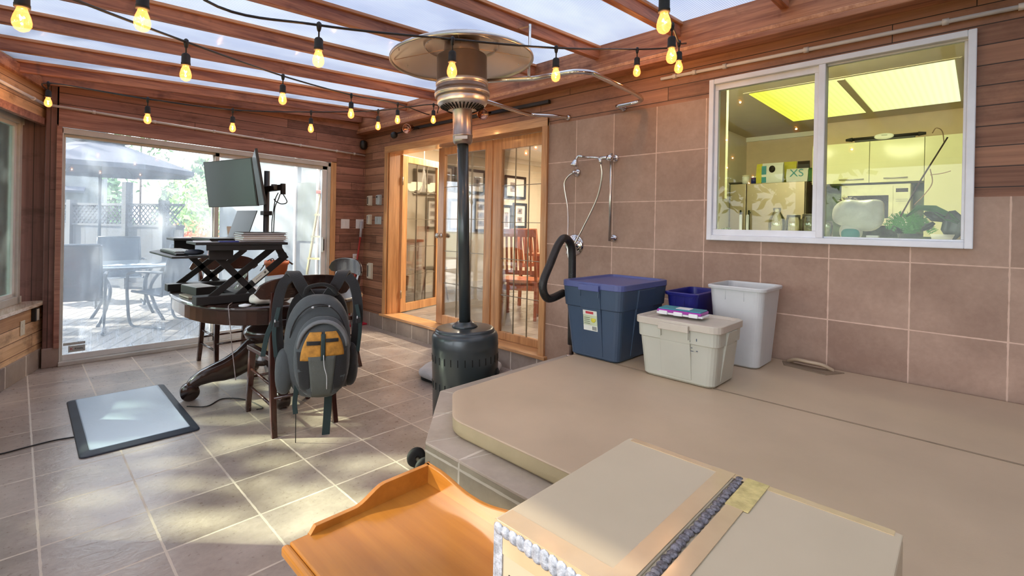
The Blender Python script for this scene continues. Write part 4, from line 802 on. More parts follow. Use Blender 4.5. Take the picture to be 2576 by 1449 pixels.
# ================================================================== DINING-STYLE TABLE WITH STANDING DESK
TX, TY, TZ = -1.80, -1.68, .75
tbl = thing('pedestal_table', 'dark espresso oval pedestal table with scrolled feet carrying the standing desk', 'table', (TX, TY, 0))
def sup(rx, ry, n_=2.7, k=56):
    o = []
    for i in range(k):
        t = 2*PI*i/k; c, s = math.cos(t), math.sin(t); o.append((math.copysign(abs(c)**(2/n_), c)*rx, math.copysign(abs(s)**(2/n_), s)*ry))
    return o
tm = MB(); loft(tm, [[(x, y, z) for x, y in sup(.61+d, .77+d)] for d, z in ((-.012, TZ-.03), (0, TZ-.024), (.004, TZ-.015), (0, TZ-.006), (-.008, TZ))], 'espresso', True, True, False)
tm.build('tabletop', tbl, bevel=.001)
am = MB(); loft(am, [[(x, y, z) for x, y in sup(.61+d, .77+d)] for d, z in ((-.018, TZ-.03), (-.018, TZ-.115), (-.03, TZ-.12))], 'espresso', True, True, False); am.build('apron', tbl)
MB().lathe([(.13, .20), (.14, .24), (.11, .28), (.09, .33), (.10, .37), (.15, .40), (.165, .43), (.15, .47), (.10, .50), (.085, .54), (.10, .57), (.12, .60), (.12, .66)], (.0, 0, 0), 'espresso', 32).build('pedestal_column', tbl)
for a in (172, 262, 338, 82):
    d = Vector((math.cos(math.radians(a)), math.sin(math.radians(a)), 0)); s_ = Vector((-d.y, d.x, 0))
    prof = [(.06, .30, .12), (.13, .27, .115), (.21, .215, .095), (.29, .185, .075), (.37, .170, .058), (.44, .150, .048), (.50, .108, .046), (.525, .066, .052)]
    rings = []
    for r, z, h in prof:
        c = d*r + Vector((0, 0, z)); rings.append([c+s_*(.042*cx)+Vector((0, 0, h*cz)) for cx, cz in ((-1, -.7), (-.7, -1), (.7, -1), (1, -.7), (1, .7), (.7, 1), (-.7, 1), (-1, .7))])
    lg = loft(MB(), rings, 'espresso', True, True, True); c = d*.505+Vector((0, 0, .061)); lg.lathe([(0, -.044), (.048, -.044), (.06, -.034), (.06, .034), (.048, .044), (0, .044)], c, 'espresso', 28, s_)
    lg.build('leg', tbl)

def chair(name, label, loc, rz, seatmat='cane'):
    c = thing(name, label, 'chair', loc, rz, None)
    def leg(pts, rs, nm='leg'):
        rings = []
        for (x, y, z), r in zip(pts, rs): rings.append([(x+r*a, y+r*b, z) for a, b in ((-1, -.8), (-.8, -1), (.8, -1), (1, -.8), (1, .8), (.8, 1), (-.8, 1), (-1, .8))])
        return loft(MB(), rings, 'espresso_red', True, True, False).build(nm, c, bevel=.001)
    for s in (-1, 1):
        leg([(s*.188, -.075, 0), (s*.186, -.045, .12), (s*.184, -.012, .30), (s*.183, 0, .45), (s*.190, -.01, .60), (s*.198, -.035, .78), (s*.205, -.055, .86)], [.016, .017, .019, .021, .018, .016, .012])
        leg([(s*.200, .445, 0), (s*.204, .425, .08), (s*.20, .400, .25), (s*.195, .392, .42)], [.015, .016, .018, .021])
    MB().add(*(lambda v: (v, [(0, 1, 2, 3), (7, 6, 5, 4), (0, 4, 5, 1), (1, 5, 6, 2), (2, 6, 7, 3), (3, 7, 4, 0)]))([(-.19, -.01, .425), (.19, -.01, .425), (.225, .42, .425), (-.225, .42, .425), (-.19, -.01, .46), (.19, -.01, .46), (.225, .42, .46), (-.225, .42, .46)]), 'espresso_red').build('seat_frame', c, bevel=.008)
    MB().add(*(lambda v: (v, [(0, 1, 2, 3)]))([(-.155, .03, .4612), (.155, .03, .4612), (.185, .385, .4612), (-.185, .385, .4612)]), seatmat).build('cane_seat', c)
    for s in (-1, 1):
        for z in (.17, .29): MB().cyl((s*.186, -.03, z), (s*.202, .41, z+.01), .009, mat='espresso_red', n=10).build('stretcher', c)
    MB().cyl((-.185, -.04, .22), (.185, -.04, .22), .009, mat='espresso_red', n=10).build('stretcher', c)
    MB().cyl((-.202, .415, .24), (.202, .415, .24), .009, mat='espresso_red', n=10).build('stretcher', c)
    # wide curved crest rail with rounded ends
    rings = []; k = 22
    for i in range(k+1):
        u = -1+2*i/k; x = .295*u; y = -.065-.0 + .055*u*u; hh = .062*(1-abs(u)**6)**.5*(.86+.14*math.cos(u*PI/2)) + .004; zc = .880+.010*(1-u*u) - .028*abs(u)**3
        rings.append([(x, y-.010, zc-hh), (x, y+.010, zc-hh), (x, y+.010, zc+hh), (x, y-.010, zc+hh)])
    loft(MB(), rings, 'espresso', True, True, False).build('crest_rail', c, bevel=.003)
    rings = [[(x, -.045+.02*u*u, z-.022), (x, -.030+.02*u*u, z-.022), (x, -.030+.02*u*u, z+.022), (x, -.045+.02*u*u, z+.022)] for u in [(-1+2*i/12) for i in range(13)] for x, z in [(.19*u, .665)]]
    loft(MB(), rings, 'espresso', True, True, False).build('lower_rail', c, bevel=.002)
    return c
ch1 = chair('dining_chair', 'dark wooden chair with a cane seat and the backpack hung over its back', (-1.893, -2.545, 0), math.radians(-4))
ch2 = chair('dining_chair', 'dark wooden chair tucked under the far left side of the table by the glass door', (-1.80, -.63, 0), PI+math.radians(3))
ch3 = chair('dining_chair', 'dark wooden chair at the right side of the table near the red mop', (-1.05, -1.47, 0), PI/2)

# ---------------- backpack hung on the chair
bp = thing('backpack', 'grey and black hiking backpack with amber mesh pockets hanging on the nearest chair', 'backpack', (-1.89, -2.745, .565), math.radians(-24))
bp.scale = (1.12, 1.08, 1.10)
def bag(v):
    t = (v.z/.29); v = v + Vector((0, -.0035*math.sin(v.z*62+v.x*18)-.003*math.sin(v.x*47-v.z*25), 0)); w_ = 1-.16*max(0, t)**2-.10*max(0, -t)**2; return Vector((v.x*w_, v.y*(1-.25*max(0, t)), v.z))
MB().blob((0, 0, -.018), .170, .105, .277, 'bag_grey', .72, 32, 22, fn=bag).build('main_compartment', bp)
MB().blob((.0, .075, -.01), .165, .035, .29, 'bag_black', .6, 28, 16).build('back_panel', bp)
fpk = MB().blob((.02, -.085, -.06), .140, .075, .215, 'bag_grey', .78, 28, 18, fn=bag); fpo = fpk.build('front_pocket', bp)
hood = []
def surf(u, w, lift=0.0):   # point on the front pocket face
    x = .02+u; e = .78; nx = min(.999, abs(u)/.140)**(1/e); nz = min(.999, abs(w)/.215)**(1/e)
    k = max(0.0, 1-nx**2-nz**2)**.5; return Vector((x, -.085-.075*k**e-lift, -.06+w))
def patch(poly, mat, name, parent, lift=.002, n_=10):
    mb = MB(); (u0, u1, w0, w1, fu) = poly; vs = []
    for i in range(n_+1):
        w = w0+(w1-w0)*i/n_; a, b = fu(i/n_)
        for j in range(n_+1):
            u = a+(b-a)*j/n_; vs.append(surf(u, w, lift))
    mb.add(vs, [(i*(n_+1)+j, i*(n_+1)+j+1, (i+1)*(n_+1)+j+1, (i+1)*(n_+1)+j) for i in range(n_) for j in range(n_)], mat, True)
    return mb.build(name, parent, solid=.004)
patch((0, 0, .000, .145, lambda t: (-.108+.045*t*t, -.006)), 'bag_yellow', 'mesh_pocket', fpo, .004); patch((0, 0, .020, .145, lambda t: (.010, .105-.040*t*t)), 'bag_yellow', 'mesh_pocket', fpo, .004)
patch((0, 0, -.20, .020, lambda t: (-.050-.02*t, .045+.02*t)), 'bag_olive', 'centre_panel', fpo, .005)
patch((0, 0, -.17, .045, lambda t: (-.128+.02*(1-t), -.060)), 'bag_black', 'dark_panel', fpo, .003); patch((0, 0, -.17, .050, lambda t: (.056, .125)), 'bag_black', 'dark_panel', fpo, .003)
patch((0, 0, .080, .100, lambda t: (-.078, -.012)), 'bag_black', 'pocket_zip', fpo, .009, 4); patch((0, 0, .092, .110, lambda t: (.014, .076)), 'bag_black', 'pocket_zip', fpo, .009, 4)
patch((0, 0, -.0, .135, lambda t: (-.009, .012)), 'strap_teal', 'centre_strap', fpo, .010, 4)
MB().tube(curve([surf(.004, .03, .016), surf(.008, -.03, .018), surf(.02, -.08, .02), surf(.022, -.15, .02)], 5), .0025, 'reflect_grey', 6).build('zip_pull', fpo)
rim = MB(); pts = [Vector((.02+.118*math.cos(a), -.118-.030*math.sin(a)*.6, .000+.135*math.sin(a))) for a in [PI*i/16 for i in range(17)]]
rim.tube(pts, .017, 'bag_ltgrey', 10, flat=.6).build('pocket_rim', fpo)
z_ = MB(); pts = [Vector((.150*math.cos(a)*.93, -.066-.030*math.sin(a), .02+.20*math.sin(a))) for a in [PI*.04+PI*.92*i/18 for i in range(19)]]; z_.tube(pts, .004, 'bag_black', 8).build('main_zip', bp)
MB().tube([Vector((-.03, -.10, .205)), Vector((.0, -.105, .212)), Vector((.05, -.10, .208))], .004, 'bag_black', 6).blob((-.03, -.10, .205), .008, .006, .006, 'reflect_grey').blob((.05, -.10, .208), .006, .005, .005, 'reflect_grey').build('zip_toggle', bp)
MB().tube(curve([Vector((-.07, .03, .25)), Vector((-.05, -.01, .30)), Vector((.02, -.02, .315)), Vector((.07, .0, .29)), Vector((.09, .03, .25))], 6), .016, 'bag_black', 10, flat=.5).build('grab_handle', bp)
def strapline(pts, w_, mat, name, th=.35): return MB().tube(curve([Vector(p) for p in pts], 6), w_, mat, 10, flat=th, up=(0, 1, 0)).build(name, bp)
def flat_strap(pts, w_, mat, name, t_=.006, side=(1, 0, 0)):
    pts = curve([Vector(p) for p in pts], 6); S_ = Vector(side); rings = []
    for i, p in enumerate(pts):
        t = (pts[min(i+1, len(pts)-1)]-pts[max(i-1, 0)]).normalized(); s1 = (S_-t*S_.dot(t)).normalized(); n1 = t.cross(s1)
        rings.append([p-s1*w_-n1*t_, p+s1*w_-n1*t_, p+s1*w_+n1*t_, p-s1*w_+n1*t_])
    return loft(MB(), rings, mat, True, True, False).build(name, bp, bevel=.002)
for s in (-1, 1):
    flat_strap([(s*.045, .03, .24), (s*.085, .02, .30), (s*.115, .045, .355), (s*.135, .09, .372), (s*.15, .135, .345)], .030, 'bag_black', 'shoulder_strap', .009)
    flat_strap([(s*.150, .04, .350), (s*.185, .02, .30), (s*.205, .0, .18), (s*.20, -.005, .05), (s*.185, .02, -.10)], .026, 'bag_black', 'shoulder_strap', .010)
    flat_strap([(s*.195, -.025, .20), (s*.215, -.035, .08), (s*.205, -.03, -.06)], .010, 'strap_teal', 'side_strap', .003)
    MB().box(s*.205-.012, s*.205+.012, -.045, -.03, .10, .13, 'bag_black').box(s*.205-.010, s*.205-.004, -.047, -.044, .125, .14, 'reflect_grey').build('strap_buckle', bp, bevel=.003)
flat_strap([(-.22, .0, .13), (-.25, .0, .05), (-.27, .0, -.06)], .012, 'strap_teal', 'side_strap', .003)
MB().blob((-.165, -.02, -.14), .045, .06, .12, 'bag_grey', .8).build('side_pouch', bp)
MB().blob((.165, -.0, -.13), .045, .07, .12, 'bag_black', .8).build('side_pouch', bp)
flat_strap([(-.10, -.06, -.20), (-.11, -.06, -.30), (-.105, -.06, -.36)], .012, 'strap_teal', 'waist_strap', .004)
MB().tube([Vector((-.105, -.06, -.30)), Vector((-.102, -.058, -.53))], .0025, 'cable', 6).box(-.112, -.092, -.064, -.052, -.56, -.528, 'black_plastic').build('hanging_cord', bp)
flat_strap([(.06, .02, -.24), (.055, .015, -.40), (.045, .0, -.575)], .020, 'strap_teal', 'waist_strap', .008)

# ---------------- sit-stand desk converter on the table
DZ = 1.145
sd_ = thing('standing_desk_converter', 'black sit-stand desk riser with scissor arms raised on the table', 'desk riser', (TX, TY, TZ))
def D_(x, y, z): return Vector((x-TX, y-TY, z-TZ))
def drow(mb, x0, x1, y0, y1, z0, z1, mat): return mb.box(x0-TX, x1-TX, y0-TY, y1-TY, z0-TZ, z1-TZ, mat)
dk = MB(); sk = -.06
def deck(poly, z0, z1, mat, name, bev=.003): return MB().prism([(x-TX, y-TY) for x, y in poly], z0-TZ, z1-TZ, mat).build(name, sd_, bevel=bev)
deck([(-2.42, -2.20), (-1.90, -2.30), (-1.86, -1.30), (-2.38, -1.20), (-2.385, -1.46), (-2.18, -1.50), (-2.20, -1.93), (-2.41, -1.93)], DZ-.016, DZ, 'black_plastic', 'desktop')
drow(MB(), -2.34, -2.20, -2.18, -2.165, DZ-.11, DZ-.016, 'black_plastic').build('side_bracket', sd_, bevel=.003); drow(MB(), -2.34, -2.20, -1.26, -1.245, DZ-.10, DZ-.016, 'black_plastic').build('side_bracket', sd_, bevel=.003)
MB().beam(D_(-2.36, -2.195, DZ-.032), D_(-1.93, -2.275, DZ-.032), .018, .035, 'black_plastic').build('edge_rail', sd_, bevel=.002)
MB().beam(D_(-2.33, -1.215, DZ-.032), D_(-1.90, -1.305, DZ-.032), .018, .035, 'black_plastic').build('edge_rail', sd_, bevel=.002)
MB().prism([(x-TX, y-TY) for x, y in [(-2.53, -2.14), (-2.32, -2.18), (-2.31, -1.34), (-2.46, -1.33), (-2.535, -1.50)]], DZ-.098-TZ, DZ-.086-TZ, 'black_plastic').build('keyboard_tray', sd_, bevel=.003)
for yy in (-2.10, -1.32):
    MB().box(-2.40-TX, -1.98-TX, yy-.055-TY, yy+.045-TY, .002, .055, 'black_plastic').build('base_rail', sd_, bevel=.004)
MB().box(-2.10-TX, -2.04-TX, -2.08-TY, -1.34-TY, .004, .03, 'black_plastic').build('cross_bar', sd_, bevel=.002)
for yy in (-2.13, -1.29):
    for a, b in (((-2.33, .03), (-1.93, .355)), ((-2.17, .03), (-1.84+.0, .30)), ((-2.28, .30), (-2.04, .04))):
        ar = MB().beam(D_(a[0], yy, TZ+a[1]), D_(b[0], yy, TZ+b[1]), .012, .042, 'black_plastic', up=(0, 0, 1)).build('scissor_arm', sd_, bevel=.003)
    MB().cyl(D_(-1.87, yy-.02, TZ+.30), D_(-1.87, yy+.02, TZ+.30), .024, mat='black_plastic', n=18).beam(D_(-1.87, yy, TZ+.30), D_(-1.91, yy, TZ+.37), .014, .045, 'black_plastic').build('pivot_joint', sd_)
lb = MB(); a = D_(-2.06, -2.1375, TZ+.128); d = (D_(-1.84, 0, TZ+.30)-D_(-2.17, 0, TZ+.03)).normalized(); lb.beam(a, a+Vector((d.x, 0, d.z))*.115, .002, .034, 'label_white'); lbo = lb.build('brand_label', sd_)
mk = MB(); c = a+Vector((d.x, -.0014, d.z))*.095; c.y = a.y-.0014
for r in (20, 75, 130): mk.beam(c-Vector((math.cos(math.radians(r)), 0, math.sin(math.radians(r))))*.010, c+Vector((math.cos(math.radians(r)), 0, math.sin(math.radians(r))))*.010, .001, .003, 'print_black')
mk.beam(a+Vector((d.x*.02, -.0014, d.z*.02)), a+Vector((d.x*.065, -.0014, d.z*.065)), .001, .004, 'photo_mid'); mk.build('printed_mark', lbo)

# monitors on an arm
mo = thing('monitor_arm', 'black desk pole with a jointed arm and looping cables holding the two screens', 'monitor arm', (-1.90, -1.90, DZ+.001))
o = Vector((-1.90, -1.90, DZ+.001))
MB().lathe([(.05, 0), (.05, .012), (.022, .016), (.02, .02), (.019, .50), (.0, .502)], (0, 0, 0), 'black_plastic', 24).build('pole', mo)
MB().box(-.03, .03, -.035, .035, .18, .21, 'black_plastic').build('cable_clip', mo, bevel=.003)
zz_ = .365
MB().beam(Vector((-.02, .0, zz_)), P(712, 471, 3.42)-o, .035, .038, 'black_plastic').cyl(P(712, 462, 3.42)-o, P(712, 489, 3.42)-o, .018, mat='black_plastic', n=14).beam(P(692, 471, 3.36)-o, P(684, 473, 3.33)-o, .03, .03, 'black_plastic').cyl(P(690, 464, 3.38)-o, P(690, 480, 3.38)-o, .02, mat='black_plastic', n=14).build('swing_arm', mo, bevel=.002)
cbm = MB()
for pts in ([(700, 485), (693, 500), (688, 530), (684, 560), (684, 590)], [(712, 488), (722, 508), (708, 513), (692, 505), (690, 500)], [(705, 488), (700, 502), (692, 520), (690, 545), (688, 590)]):
    cbm.tube([P(u, v, 3.44)-o for u, v in curve([(u, v, 0) for u, v in pts], 5) for u, v in [(u, v)]] if False else [P(c.x, c.y, 3.44)-o for c in curve([(u, v, 0) for u, v in pts], 5)], .0035, 'cable', 7)
cbm.build('cable', mo)
def screen(name, label, A, B, C_, D2, back):
    """A near-top, B near-bottom, C_ far-bottom, D2 far-top; back = direction away from the viewer side"""
    o = (A+B+C_+D2)/4; t = thing(name, label, 'monitor', o); A, B, C_, D2 = A-o, B-o, C_-o, D2-o; back = Vector(back).normalized()
    MB().plate([A, B, C_, D2], back, .016, 'black_plastic').build('monitor_case', t, bevel=.003)
    f_ = .965; k = -back*.0015
    MB().plate([A*f_+k, B*f_+k, C_*f_+k, D2*f_+k], back, .001, 'screen_matte').build('monitor_screen', t)
    MB().plate([A*.45+back*.016, B*.45+back*.016, C_*.45+back*.016, D2*.45+back*.016], back, .010, 'black_plastic').build('rear_housing', t, bevel=.004)
    return t
u_ = ray(655, 470)
nA, nB, nC, nD = P(641, 373, 3.14), P(665, 515, 3.14), P(652, 517, 3.58), P(634, 397, 3.58)
bk = (nA-nD).cross(nB-nA); bk = bk if bk.x > 0 else -bk
screen('computer_monitor', 'nearer computer monitor seen almost edge-on from its back side', nA, nB, nC, nD, bk)
fA, fB, fC, fD = P(633, 396, 3.62), P(648, 518, 3.62), P(525, 522, 4.0), P(511, 408, 4.0)
bk = (fA-fD).cross(fB-fA); bk = bk if bk.y > 0 or bk.x > 0 else -bk
screen('computer_monitor', 'farther computer monitor with its dark screen facing the room', fA, fB, fC, fD, bk)

# laptop, keyboard, mouse, folders and papers on the riser
lp = thing('laptop', 'open silver-grey laptop on the desk riser below the screens', 'laptop', (-2.06, -1.78, DZ+.001), math.radians(6))
MB().box(-.24, 0, -.16, .16, 0, .014, 'black_plastic').box(-.20, -.04, -.14, .14, .014, .0145, 'switch_grey').build('laptop_base', lp, bevel=.003)
a_ = math.radians(18); MB().plate([(0, -.16, .012), (0, .16, .012), (.22*math.sin(a_), .16, .012+.21*math.cos(a_)), (.22*math.sin(a_), -.16, .012+.21*math.cos(a_))], (1, 0, -.3), .006, 'screen_matte').build('laptop_lid', lp, bevel=.002)
kb = thing('keyboard', 'black split keyboard on the lower tray of the desk riser', 'keyboard', (-2.42, -1.76, DZ-.0845), 0)
MB().box(-.065, .06, -.22, .20, 0, .016, 'black_plastic').box(-.07, .0, -.29, -.22, .0, .012, 'black_plastic').build('keyboard_base', kb, bevel=.003)
kk = MB()
for i in range(5):
    for j in range(13): kk.box(-.055+i*.022, -.037+i*.022, -.205+j*.030, -.180+j*.030, .016, .021, 'switch_grey')
kk.build('keys', kb)['kind'] = 'stuff'
ms = thing('computer_mouse', 'dark blue-grey computer mouse on the tray beside the keyboard', 'mouse', (-2.40, -2.09, DZ-.0845)); MB().blob((0, 0, .0200), .055, .032, .018, 'mat_edge', .9).build('mouse_body', ms); MB().box(-.045, -.01, -.001, .001, .030, .034, 'black_plastic').build('mouse_wheel', ms)
z = DZ+.001
for k in range(5):
    cols_ = ['folder_edge', 'paper_tan', 'paper_tan', 'folder_edge', 'black_plastic']
    f_ = thing('file_folder', ['bottom folder of the stack on the near end of the desk riser', 'second folder from the bottom of the riser stack', 'middle folder of the riser stack', 'second folder from the top of the riser stack', 'top dark folder of the stack on the desk riser'][k], 'folder', (-2.02+random.uniform(-.01, .01), -2.13+random.uniform(-.012, .012), z), math.radians(-6+random.uniform(-4, 4)), 'folders on the desk riser')
    MB().box(-.14, .14, -.11, .11, 0, .002, cols_[k]).box(-.138, .14, -.11, .11, .010, .012, cols_[k]).build('folder_cover', f_); MB().box(-.133, .13, -.105, .105, .0022, .0098, 'paper').build('folder_papers', f_)
    z += .0125
pp = thing('notepad', 'blue pad lying on the near edge of the desk riser', 'notepad', (-2.22, -2.16, DZ+.001), math.radians(-8)); MB().box(-.06, .05, -.04, .04, 0, .006, 'book_blue').build('pad_body', pp)
pp = thing('paper_sheet', 'white sheets spread on the desk riser in front of the laptop', 'paper', (-2.35, -2.06, DZ+.001), math.radians(-12)); MB().box(-.05, .05, -.09, .09, 0, .002, 'paper').build('sheet', pp)
pp = thing('paper_sheet', 'white paper on the far arm of the desk riser', 'paper', (-2.26, -1.35, DZ+.001), math.radians(5)); MB().box(-.10, .10, -.10, .12, 0, .002, 'paper').build('sheet', pp)
ph = thing('phone_holder', 'small brown phone stand at the back of the desk riser', 'phone stand', (-1.98, -1.42, DZ+.001), math.radians(20)); MB().plate([(-.035, 0, 0), (.035, 0, 0), (.035, .02, .09), (-.035, .02, .09)], (0, 1, -.2), .006, 'paper_tan').box(-.035, .035, -.03, .0, 0, .006, 'black_plastic').build('stand_body', ph)
# items on the table under the riser
def stuffbox(name, label, cat, c, s, rz, mat, top=None, part='body'):
    t = thing(name, label, cat, c, math.radians(rz)); MB().box(-s[0]/2, s[0]/2, -s[1]/2, s[1]/2, 0, s[2], mat).build(part, t, bevel=.003)
    if top: MB().box(-s[0]/2+.004, s[0]/2-.004, -s[1]/2+.004, s[1]/2-.004, s[2]+.0005, s[2]+.0025, top).build('top_sheet', t)
    return t
zt2 = TZ+.001
stuffbox('document_box', 'flat black box with white papers on it at the left end of the table', 'box', (-2.27, -1.66, zt2+.0125), (.13, .26, .055), 8, 'black_plastic', 'paper')
stuffbox('notebook', 'closed pale notebook under the black box on the table', 'notebook', (-2.30, -1.70, zt2), (.14, .20, .011), 4, 'paper_tan')
stuffbox('notebook', 'dark notebook on the table nearest its left edge', 'notebook', (-2.14, -1.12, zt2), (.13, .18, .02), -10, 'photo_dark')
stuffbox('paper_stack', 'stack of white papers between the scissor arms of the desk riser', 'paper', (-1.88, -1.85, zt2), (.20, .27, .035), 12, 'paper_tan', 'paper')
stuffbox('tissue_box', 'pale blue flat box standing behind the near scissor arm', 'box', (-1.66, -1.60, zt2), (.18, .18, .09), 20, 'paper', 'mat_blue')
t = thing('crumpled_cloth', 'folded off-white cloth bag on the near edge of the table by the backpack', 'cloth', (-2.0, -2.28, zt2), math.radians(20))
MB().blob((0, 0, .034), .14, .075, .033, 'cloth_white', .7, 26, 12, fn=lambda v: v+Vector((.006*math.sin(v.y*90), .006*math.sin(v.x*60), .004*math.sin(v.x*80+v.y*50)))).build('cloth_body', t)
t = thing('toy_figure', 'small pale round lid on the table edge beside the cloth', 'lid', (-2.17, -2.32, zt2)); MB().lathe([(0, 0), (.035, 0), (.036, .008), (.0, .016)], (0, 0, 0), 'paper', 20).build('lid_body', t)
t = thing('cable_tangle', 'tangle of black cables on the table behind the cloth', 'cables', (-1.72, -2.20, zt2)); m_ = MB()
for k in range(4): m_.tube(curve([Vector((random.uniform(-.08, .08), random.uniform(-.06, .06), .006+random.uniform(0, .05))) for i in range(6)], 6), .004, 'cable', 6)
m_.build('cable_loops', t)
t = thing('plant_pot', 'terracotta pot holding a dried plant at the back of the table', 'plant pot', (-1.62, -1.38, zt2))
MB().lathe([(.0, 0), (.065, 0), (.09, .17), (.098, .17), (.098, .20), (.088, .20), (.08, .15), (0, .15)], (0, 0, 0), 'terracotta', 28).build('pot', t)
m_ = MB()
for k in range(9):
    a = random.random()*6.28; m_.tube(curve([Vector((.03*math.cos(a), .03*math.sin(a), .15)), Vector((.06*math.cos(a), .06*math.sin(a), .21)), Vector((.13*math.cos(a), .13*math.sin(a), .17+random.uniform(-.06, .05)))], 5), .004, 'stem_brown', 6)
m_.build('dried_stem', t)
t = thing('glass_ornament', 'small clear glass ornament under the desk riser', 'ornament', (-1.98, -1.60, zt2+.0)); MB().lathe([(0, 0), (.05, 0), (.045, .015), (.012, .06), (.05, .11), (.055, .13), (.05, .132), (.0, .09)], (0, 0, 0), 'jar_glass', 20).build('ornament_body', t)
t = thing('power_cable', 'thin grey cable hanging from the table edge to the floor', 'cable', (-2.25, -2.272, zt2+.001)); MB().tube(curve([(0.05, .1, .004), (.0, .0, .004), (-.012, -.050, -.03), (-.0, -.05, -.15), (.01, -.05, -.26), (.02, -.05, -.34), (.03, -.06, -.45)], 6), .0025, 'photo_mid', 6).build('cable_line', t)
t = thing('floor_cable', 'thin black cable trailing over the floor from the mat to under the table', 'cable', (-2.35, -1.9, .004)); g_ = [Z_ for Z_ in [at(470, 1022, 2, .004), at(520, 1022, 2, .004), at(560, 1003, 2, .004), at(615, 1005, 2, .004), at(660, 1025, 2, .004), at(645, 1030, 2, .004)]]
MB().tube([p-Vector((-2.35, -1.9, .004)) for p in curve(g_, 6)], .0035, 'cable', 6).build('cable_line', t)
t = thing('floor_cable', 'black cable running from the left frame edge to the floor mat', 'cable', (-3.0, -2.0, .005)); g_ = [at(-60, 1150, 2, .005), at(0, 1142, 2, .005), at(70, 1124, 2, .005), at(140, 1107, 2, .005), at(196, 1098, 2, .005)]
MB().tube([p-Vector((-3.0, -2.0, .005)) for p in curve(g_, 6)], .004, 'cable', 6).build('cable_line', t)

# ================================================================== THINGS ON THE FLOOR
mt = thing('anti_fatigue_mat', 'thick grey-blue anti-fatigue mat with dark sloping edges on the floor', 'mat', (-2.655, -1.66, 0), math.radians(-.5))
m_ = MB(); loft(m_, [[(x, y, z) for x, y in rrect(0, 0, .285-d, .545-d, .03)] for d, z in ((0, 0), (0, .006), (.004, .009), (.045, .020))], 'mat_edge', True, False, False); m_.build('sloping_edge', mt)
m_ = MB(); loft(m_, [[(x, y, z) for x, y in rrect(0, 0, .285-d, .545-d, .015)] for d, z in ((.045, .0198), (.050, .0215), (.06, .022))], 'mat_blue', False, True, False); m_.build('mat_surface', mt)
cu_ = thing('floor_cushion', 'flat grey fabric pet cushion on the floor behind the heater', 'cushion', (-.46, -2.44, 0), math.radians(8))
MB().blob((0, 0, .058), .36, .27, .052, 'cushion', .62, 40, 14, fn=lambda v: v+Vector((.004*math.sin(v.y*40), .004*math.sin(v.x*33), .006*math.sin(v.x*19+v.y*13)))).build('cushion_body', cu_)
MB().prism(rrect(0, 0, .315, .225, .10, 6), 0, .022, 'black_rubber').build('cushion_base', cu_)
mp = thing('floor_mop', 'flat red mop with a thin red pole leaning in the corner', 'mop', (-.19, -.10, 0))
MB().prism([(x, y) for x, y in rrect(.03, .015, .165, .065, .03)], .002, .02, 'mop_red').build('mop_head', mp, bevel=.005)
MB().cyl((-.045, .02, .02), (-.03, .04, .10), .022, .015, 'grey_grip', 14).build('mop_joint', mp)
MB().cyl((-.03, .04, .09), (.122, .056, 1.13), .011, mat='pole_red', n=12).build('mop_pole', mp)
MB().cyl((.118, .055, 1.10), (.136, .058, 1.30), .016, .015, 'grey_grip', 14).build('mop_grip', mp)
wh = thing('exercise_wheel', 'small black roller with two wheels on the floor beside the spa step', 'roller', (-1.90, -3.62, .052))
o = Vector((-1.90, -3.62, .052)); a = P(1048, 1134, 1.0); pa = at(1047, 1150, 2, .052)-o; pb = at(1068, 1176, 2, .052)-o
dd = (pb-pa).normalized()
MB().cyl(pa-dd*.015, pb+dd*.015, .011, mat='steel_dark', n=14).build('axle', wh)
for c in (pa, pb): MB().lathe([(.0, -.014), (.03, -.014), (.049, -.010), (.052, 0), (.049, .010), (.03, .014), (0, .014)], c, 'black_rubber', 28, dd).build('wheel', wh)

# ================================================================== OUTSIDE THE SLIDING DOOR
ZD = -.04
struct(MB().box(-9, 3.5, .12, 8.2, ZD-.06, ZD, 'deck_boards').build('floor_deck'))
struct(MB().box(-60, 60, -40, 70, -.35, -.25, 'ground').build('floor_garden'))
def onground(u, d, z=ZD):
    p = P(u, 560, d); return Vector((p.x, p.y, z))
fa, fb = onground(40, 9.8), onground(462, 8.7)
fn = thing('wooden_fence', 'grey wooden board fence with a lattice top beyond the patio table', 'fence', fa, math.atan2((fb-fa).y, (fb-fa).x))
LF = (fb-fa).length
MB().box(0, LF, -.012, .012, 0, 1.20, 'fence_boards').build('board_panel', fn); MB().box(0, LF, -.03, .03, 1.17, 1.21, 'fence_boards').box(0, LF, -.03, .03, 1.56, 1.60, 'fence_boards').box(0, LF, -.03, .03, .05, .12, 'fence_boards').build('fence_rail', fn)
lt = MB(); s = 0
while s < LF+.35:
    for sg in (1, -1):
        a, b = (s, 1.21), (s+sg*.35, 1.56)
        if min(a[0], b[0]) >= 0 and max(a[0], b[0]) <= LF: lt.beam((a[0], .004*sg, a[1]), (b[0], .004*sg, b[1]), .006, .030, 'fence_boards', up=(0, 1, 0))
    s += .105
lt.build('lattice_top', fn)
for u, h in ((340, 2.0), (459, 1.66), (150, 1.66)):
    s = (onground(u, 9.2)-fa).dot((fb-fa).normalized()); s = max(.05, min(LF-.05, s)); MB().box(s-.05, s+.05, -.07, .07, 0, h, 'fence_boards').build('fence_post', fn)
um = thing('patio_umbrella', 'dark grey patio umbrella open over the deck table', 'umbrella', onground(250, 7.75))
MB().cyl((0, 0, 0), (0, 0, 2.56), .022, mat='metal_patio', n=14).build('umbrella_pole', um)
MB().lathe([(.0, 0), (.15, 0), (.15, .05), (.04, .08), (.03, .25)], (0, 0, 0), 'metal_patio', 24).build('umbrella_base', um)
m_ = MB(); R0 = 1.34; tips = [Vector((R0*math.cos(k*PI/4+.3), R0*math.sin(k*PI/4+.3), 2.12)) for k in range(8)]
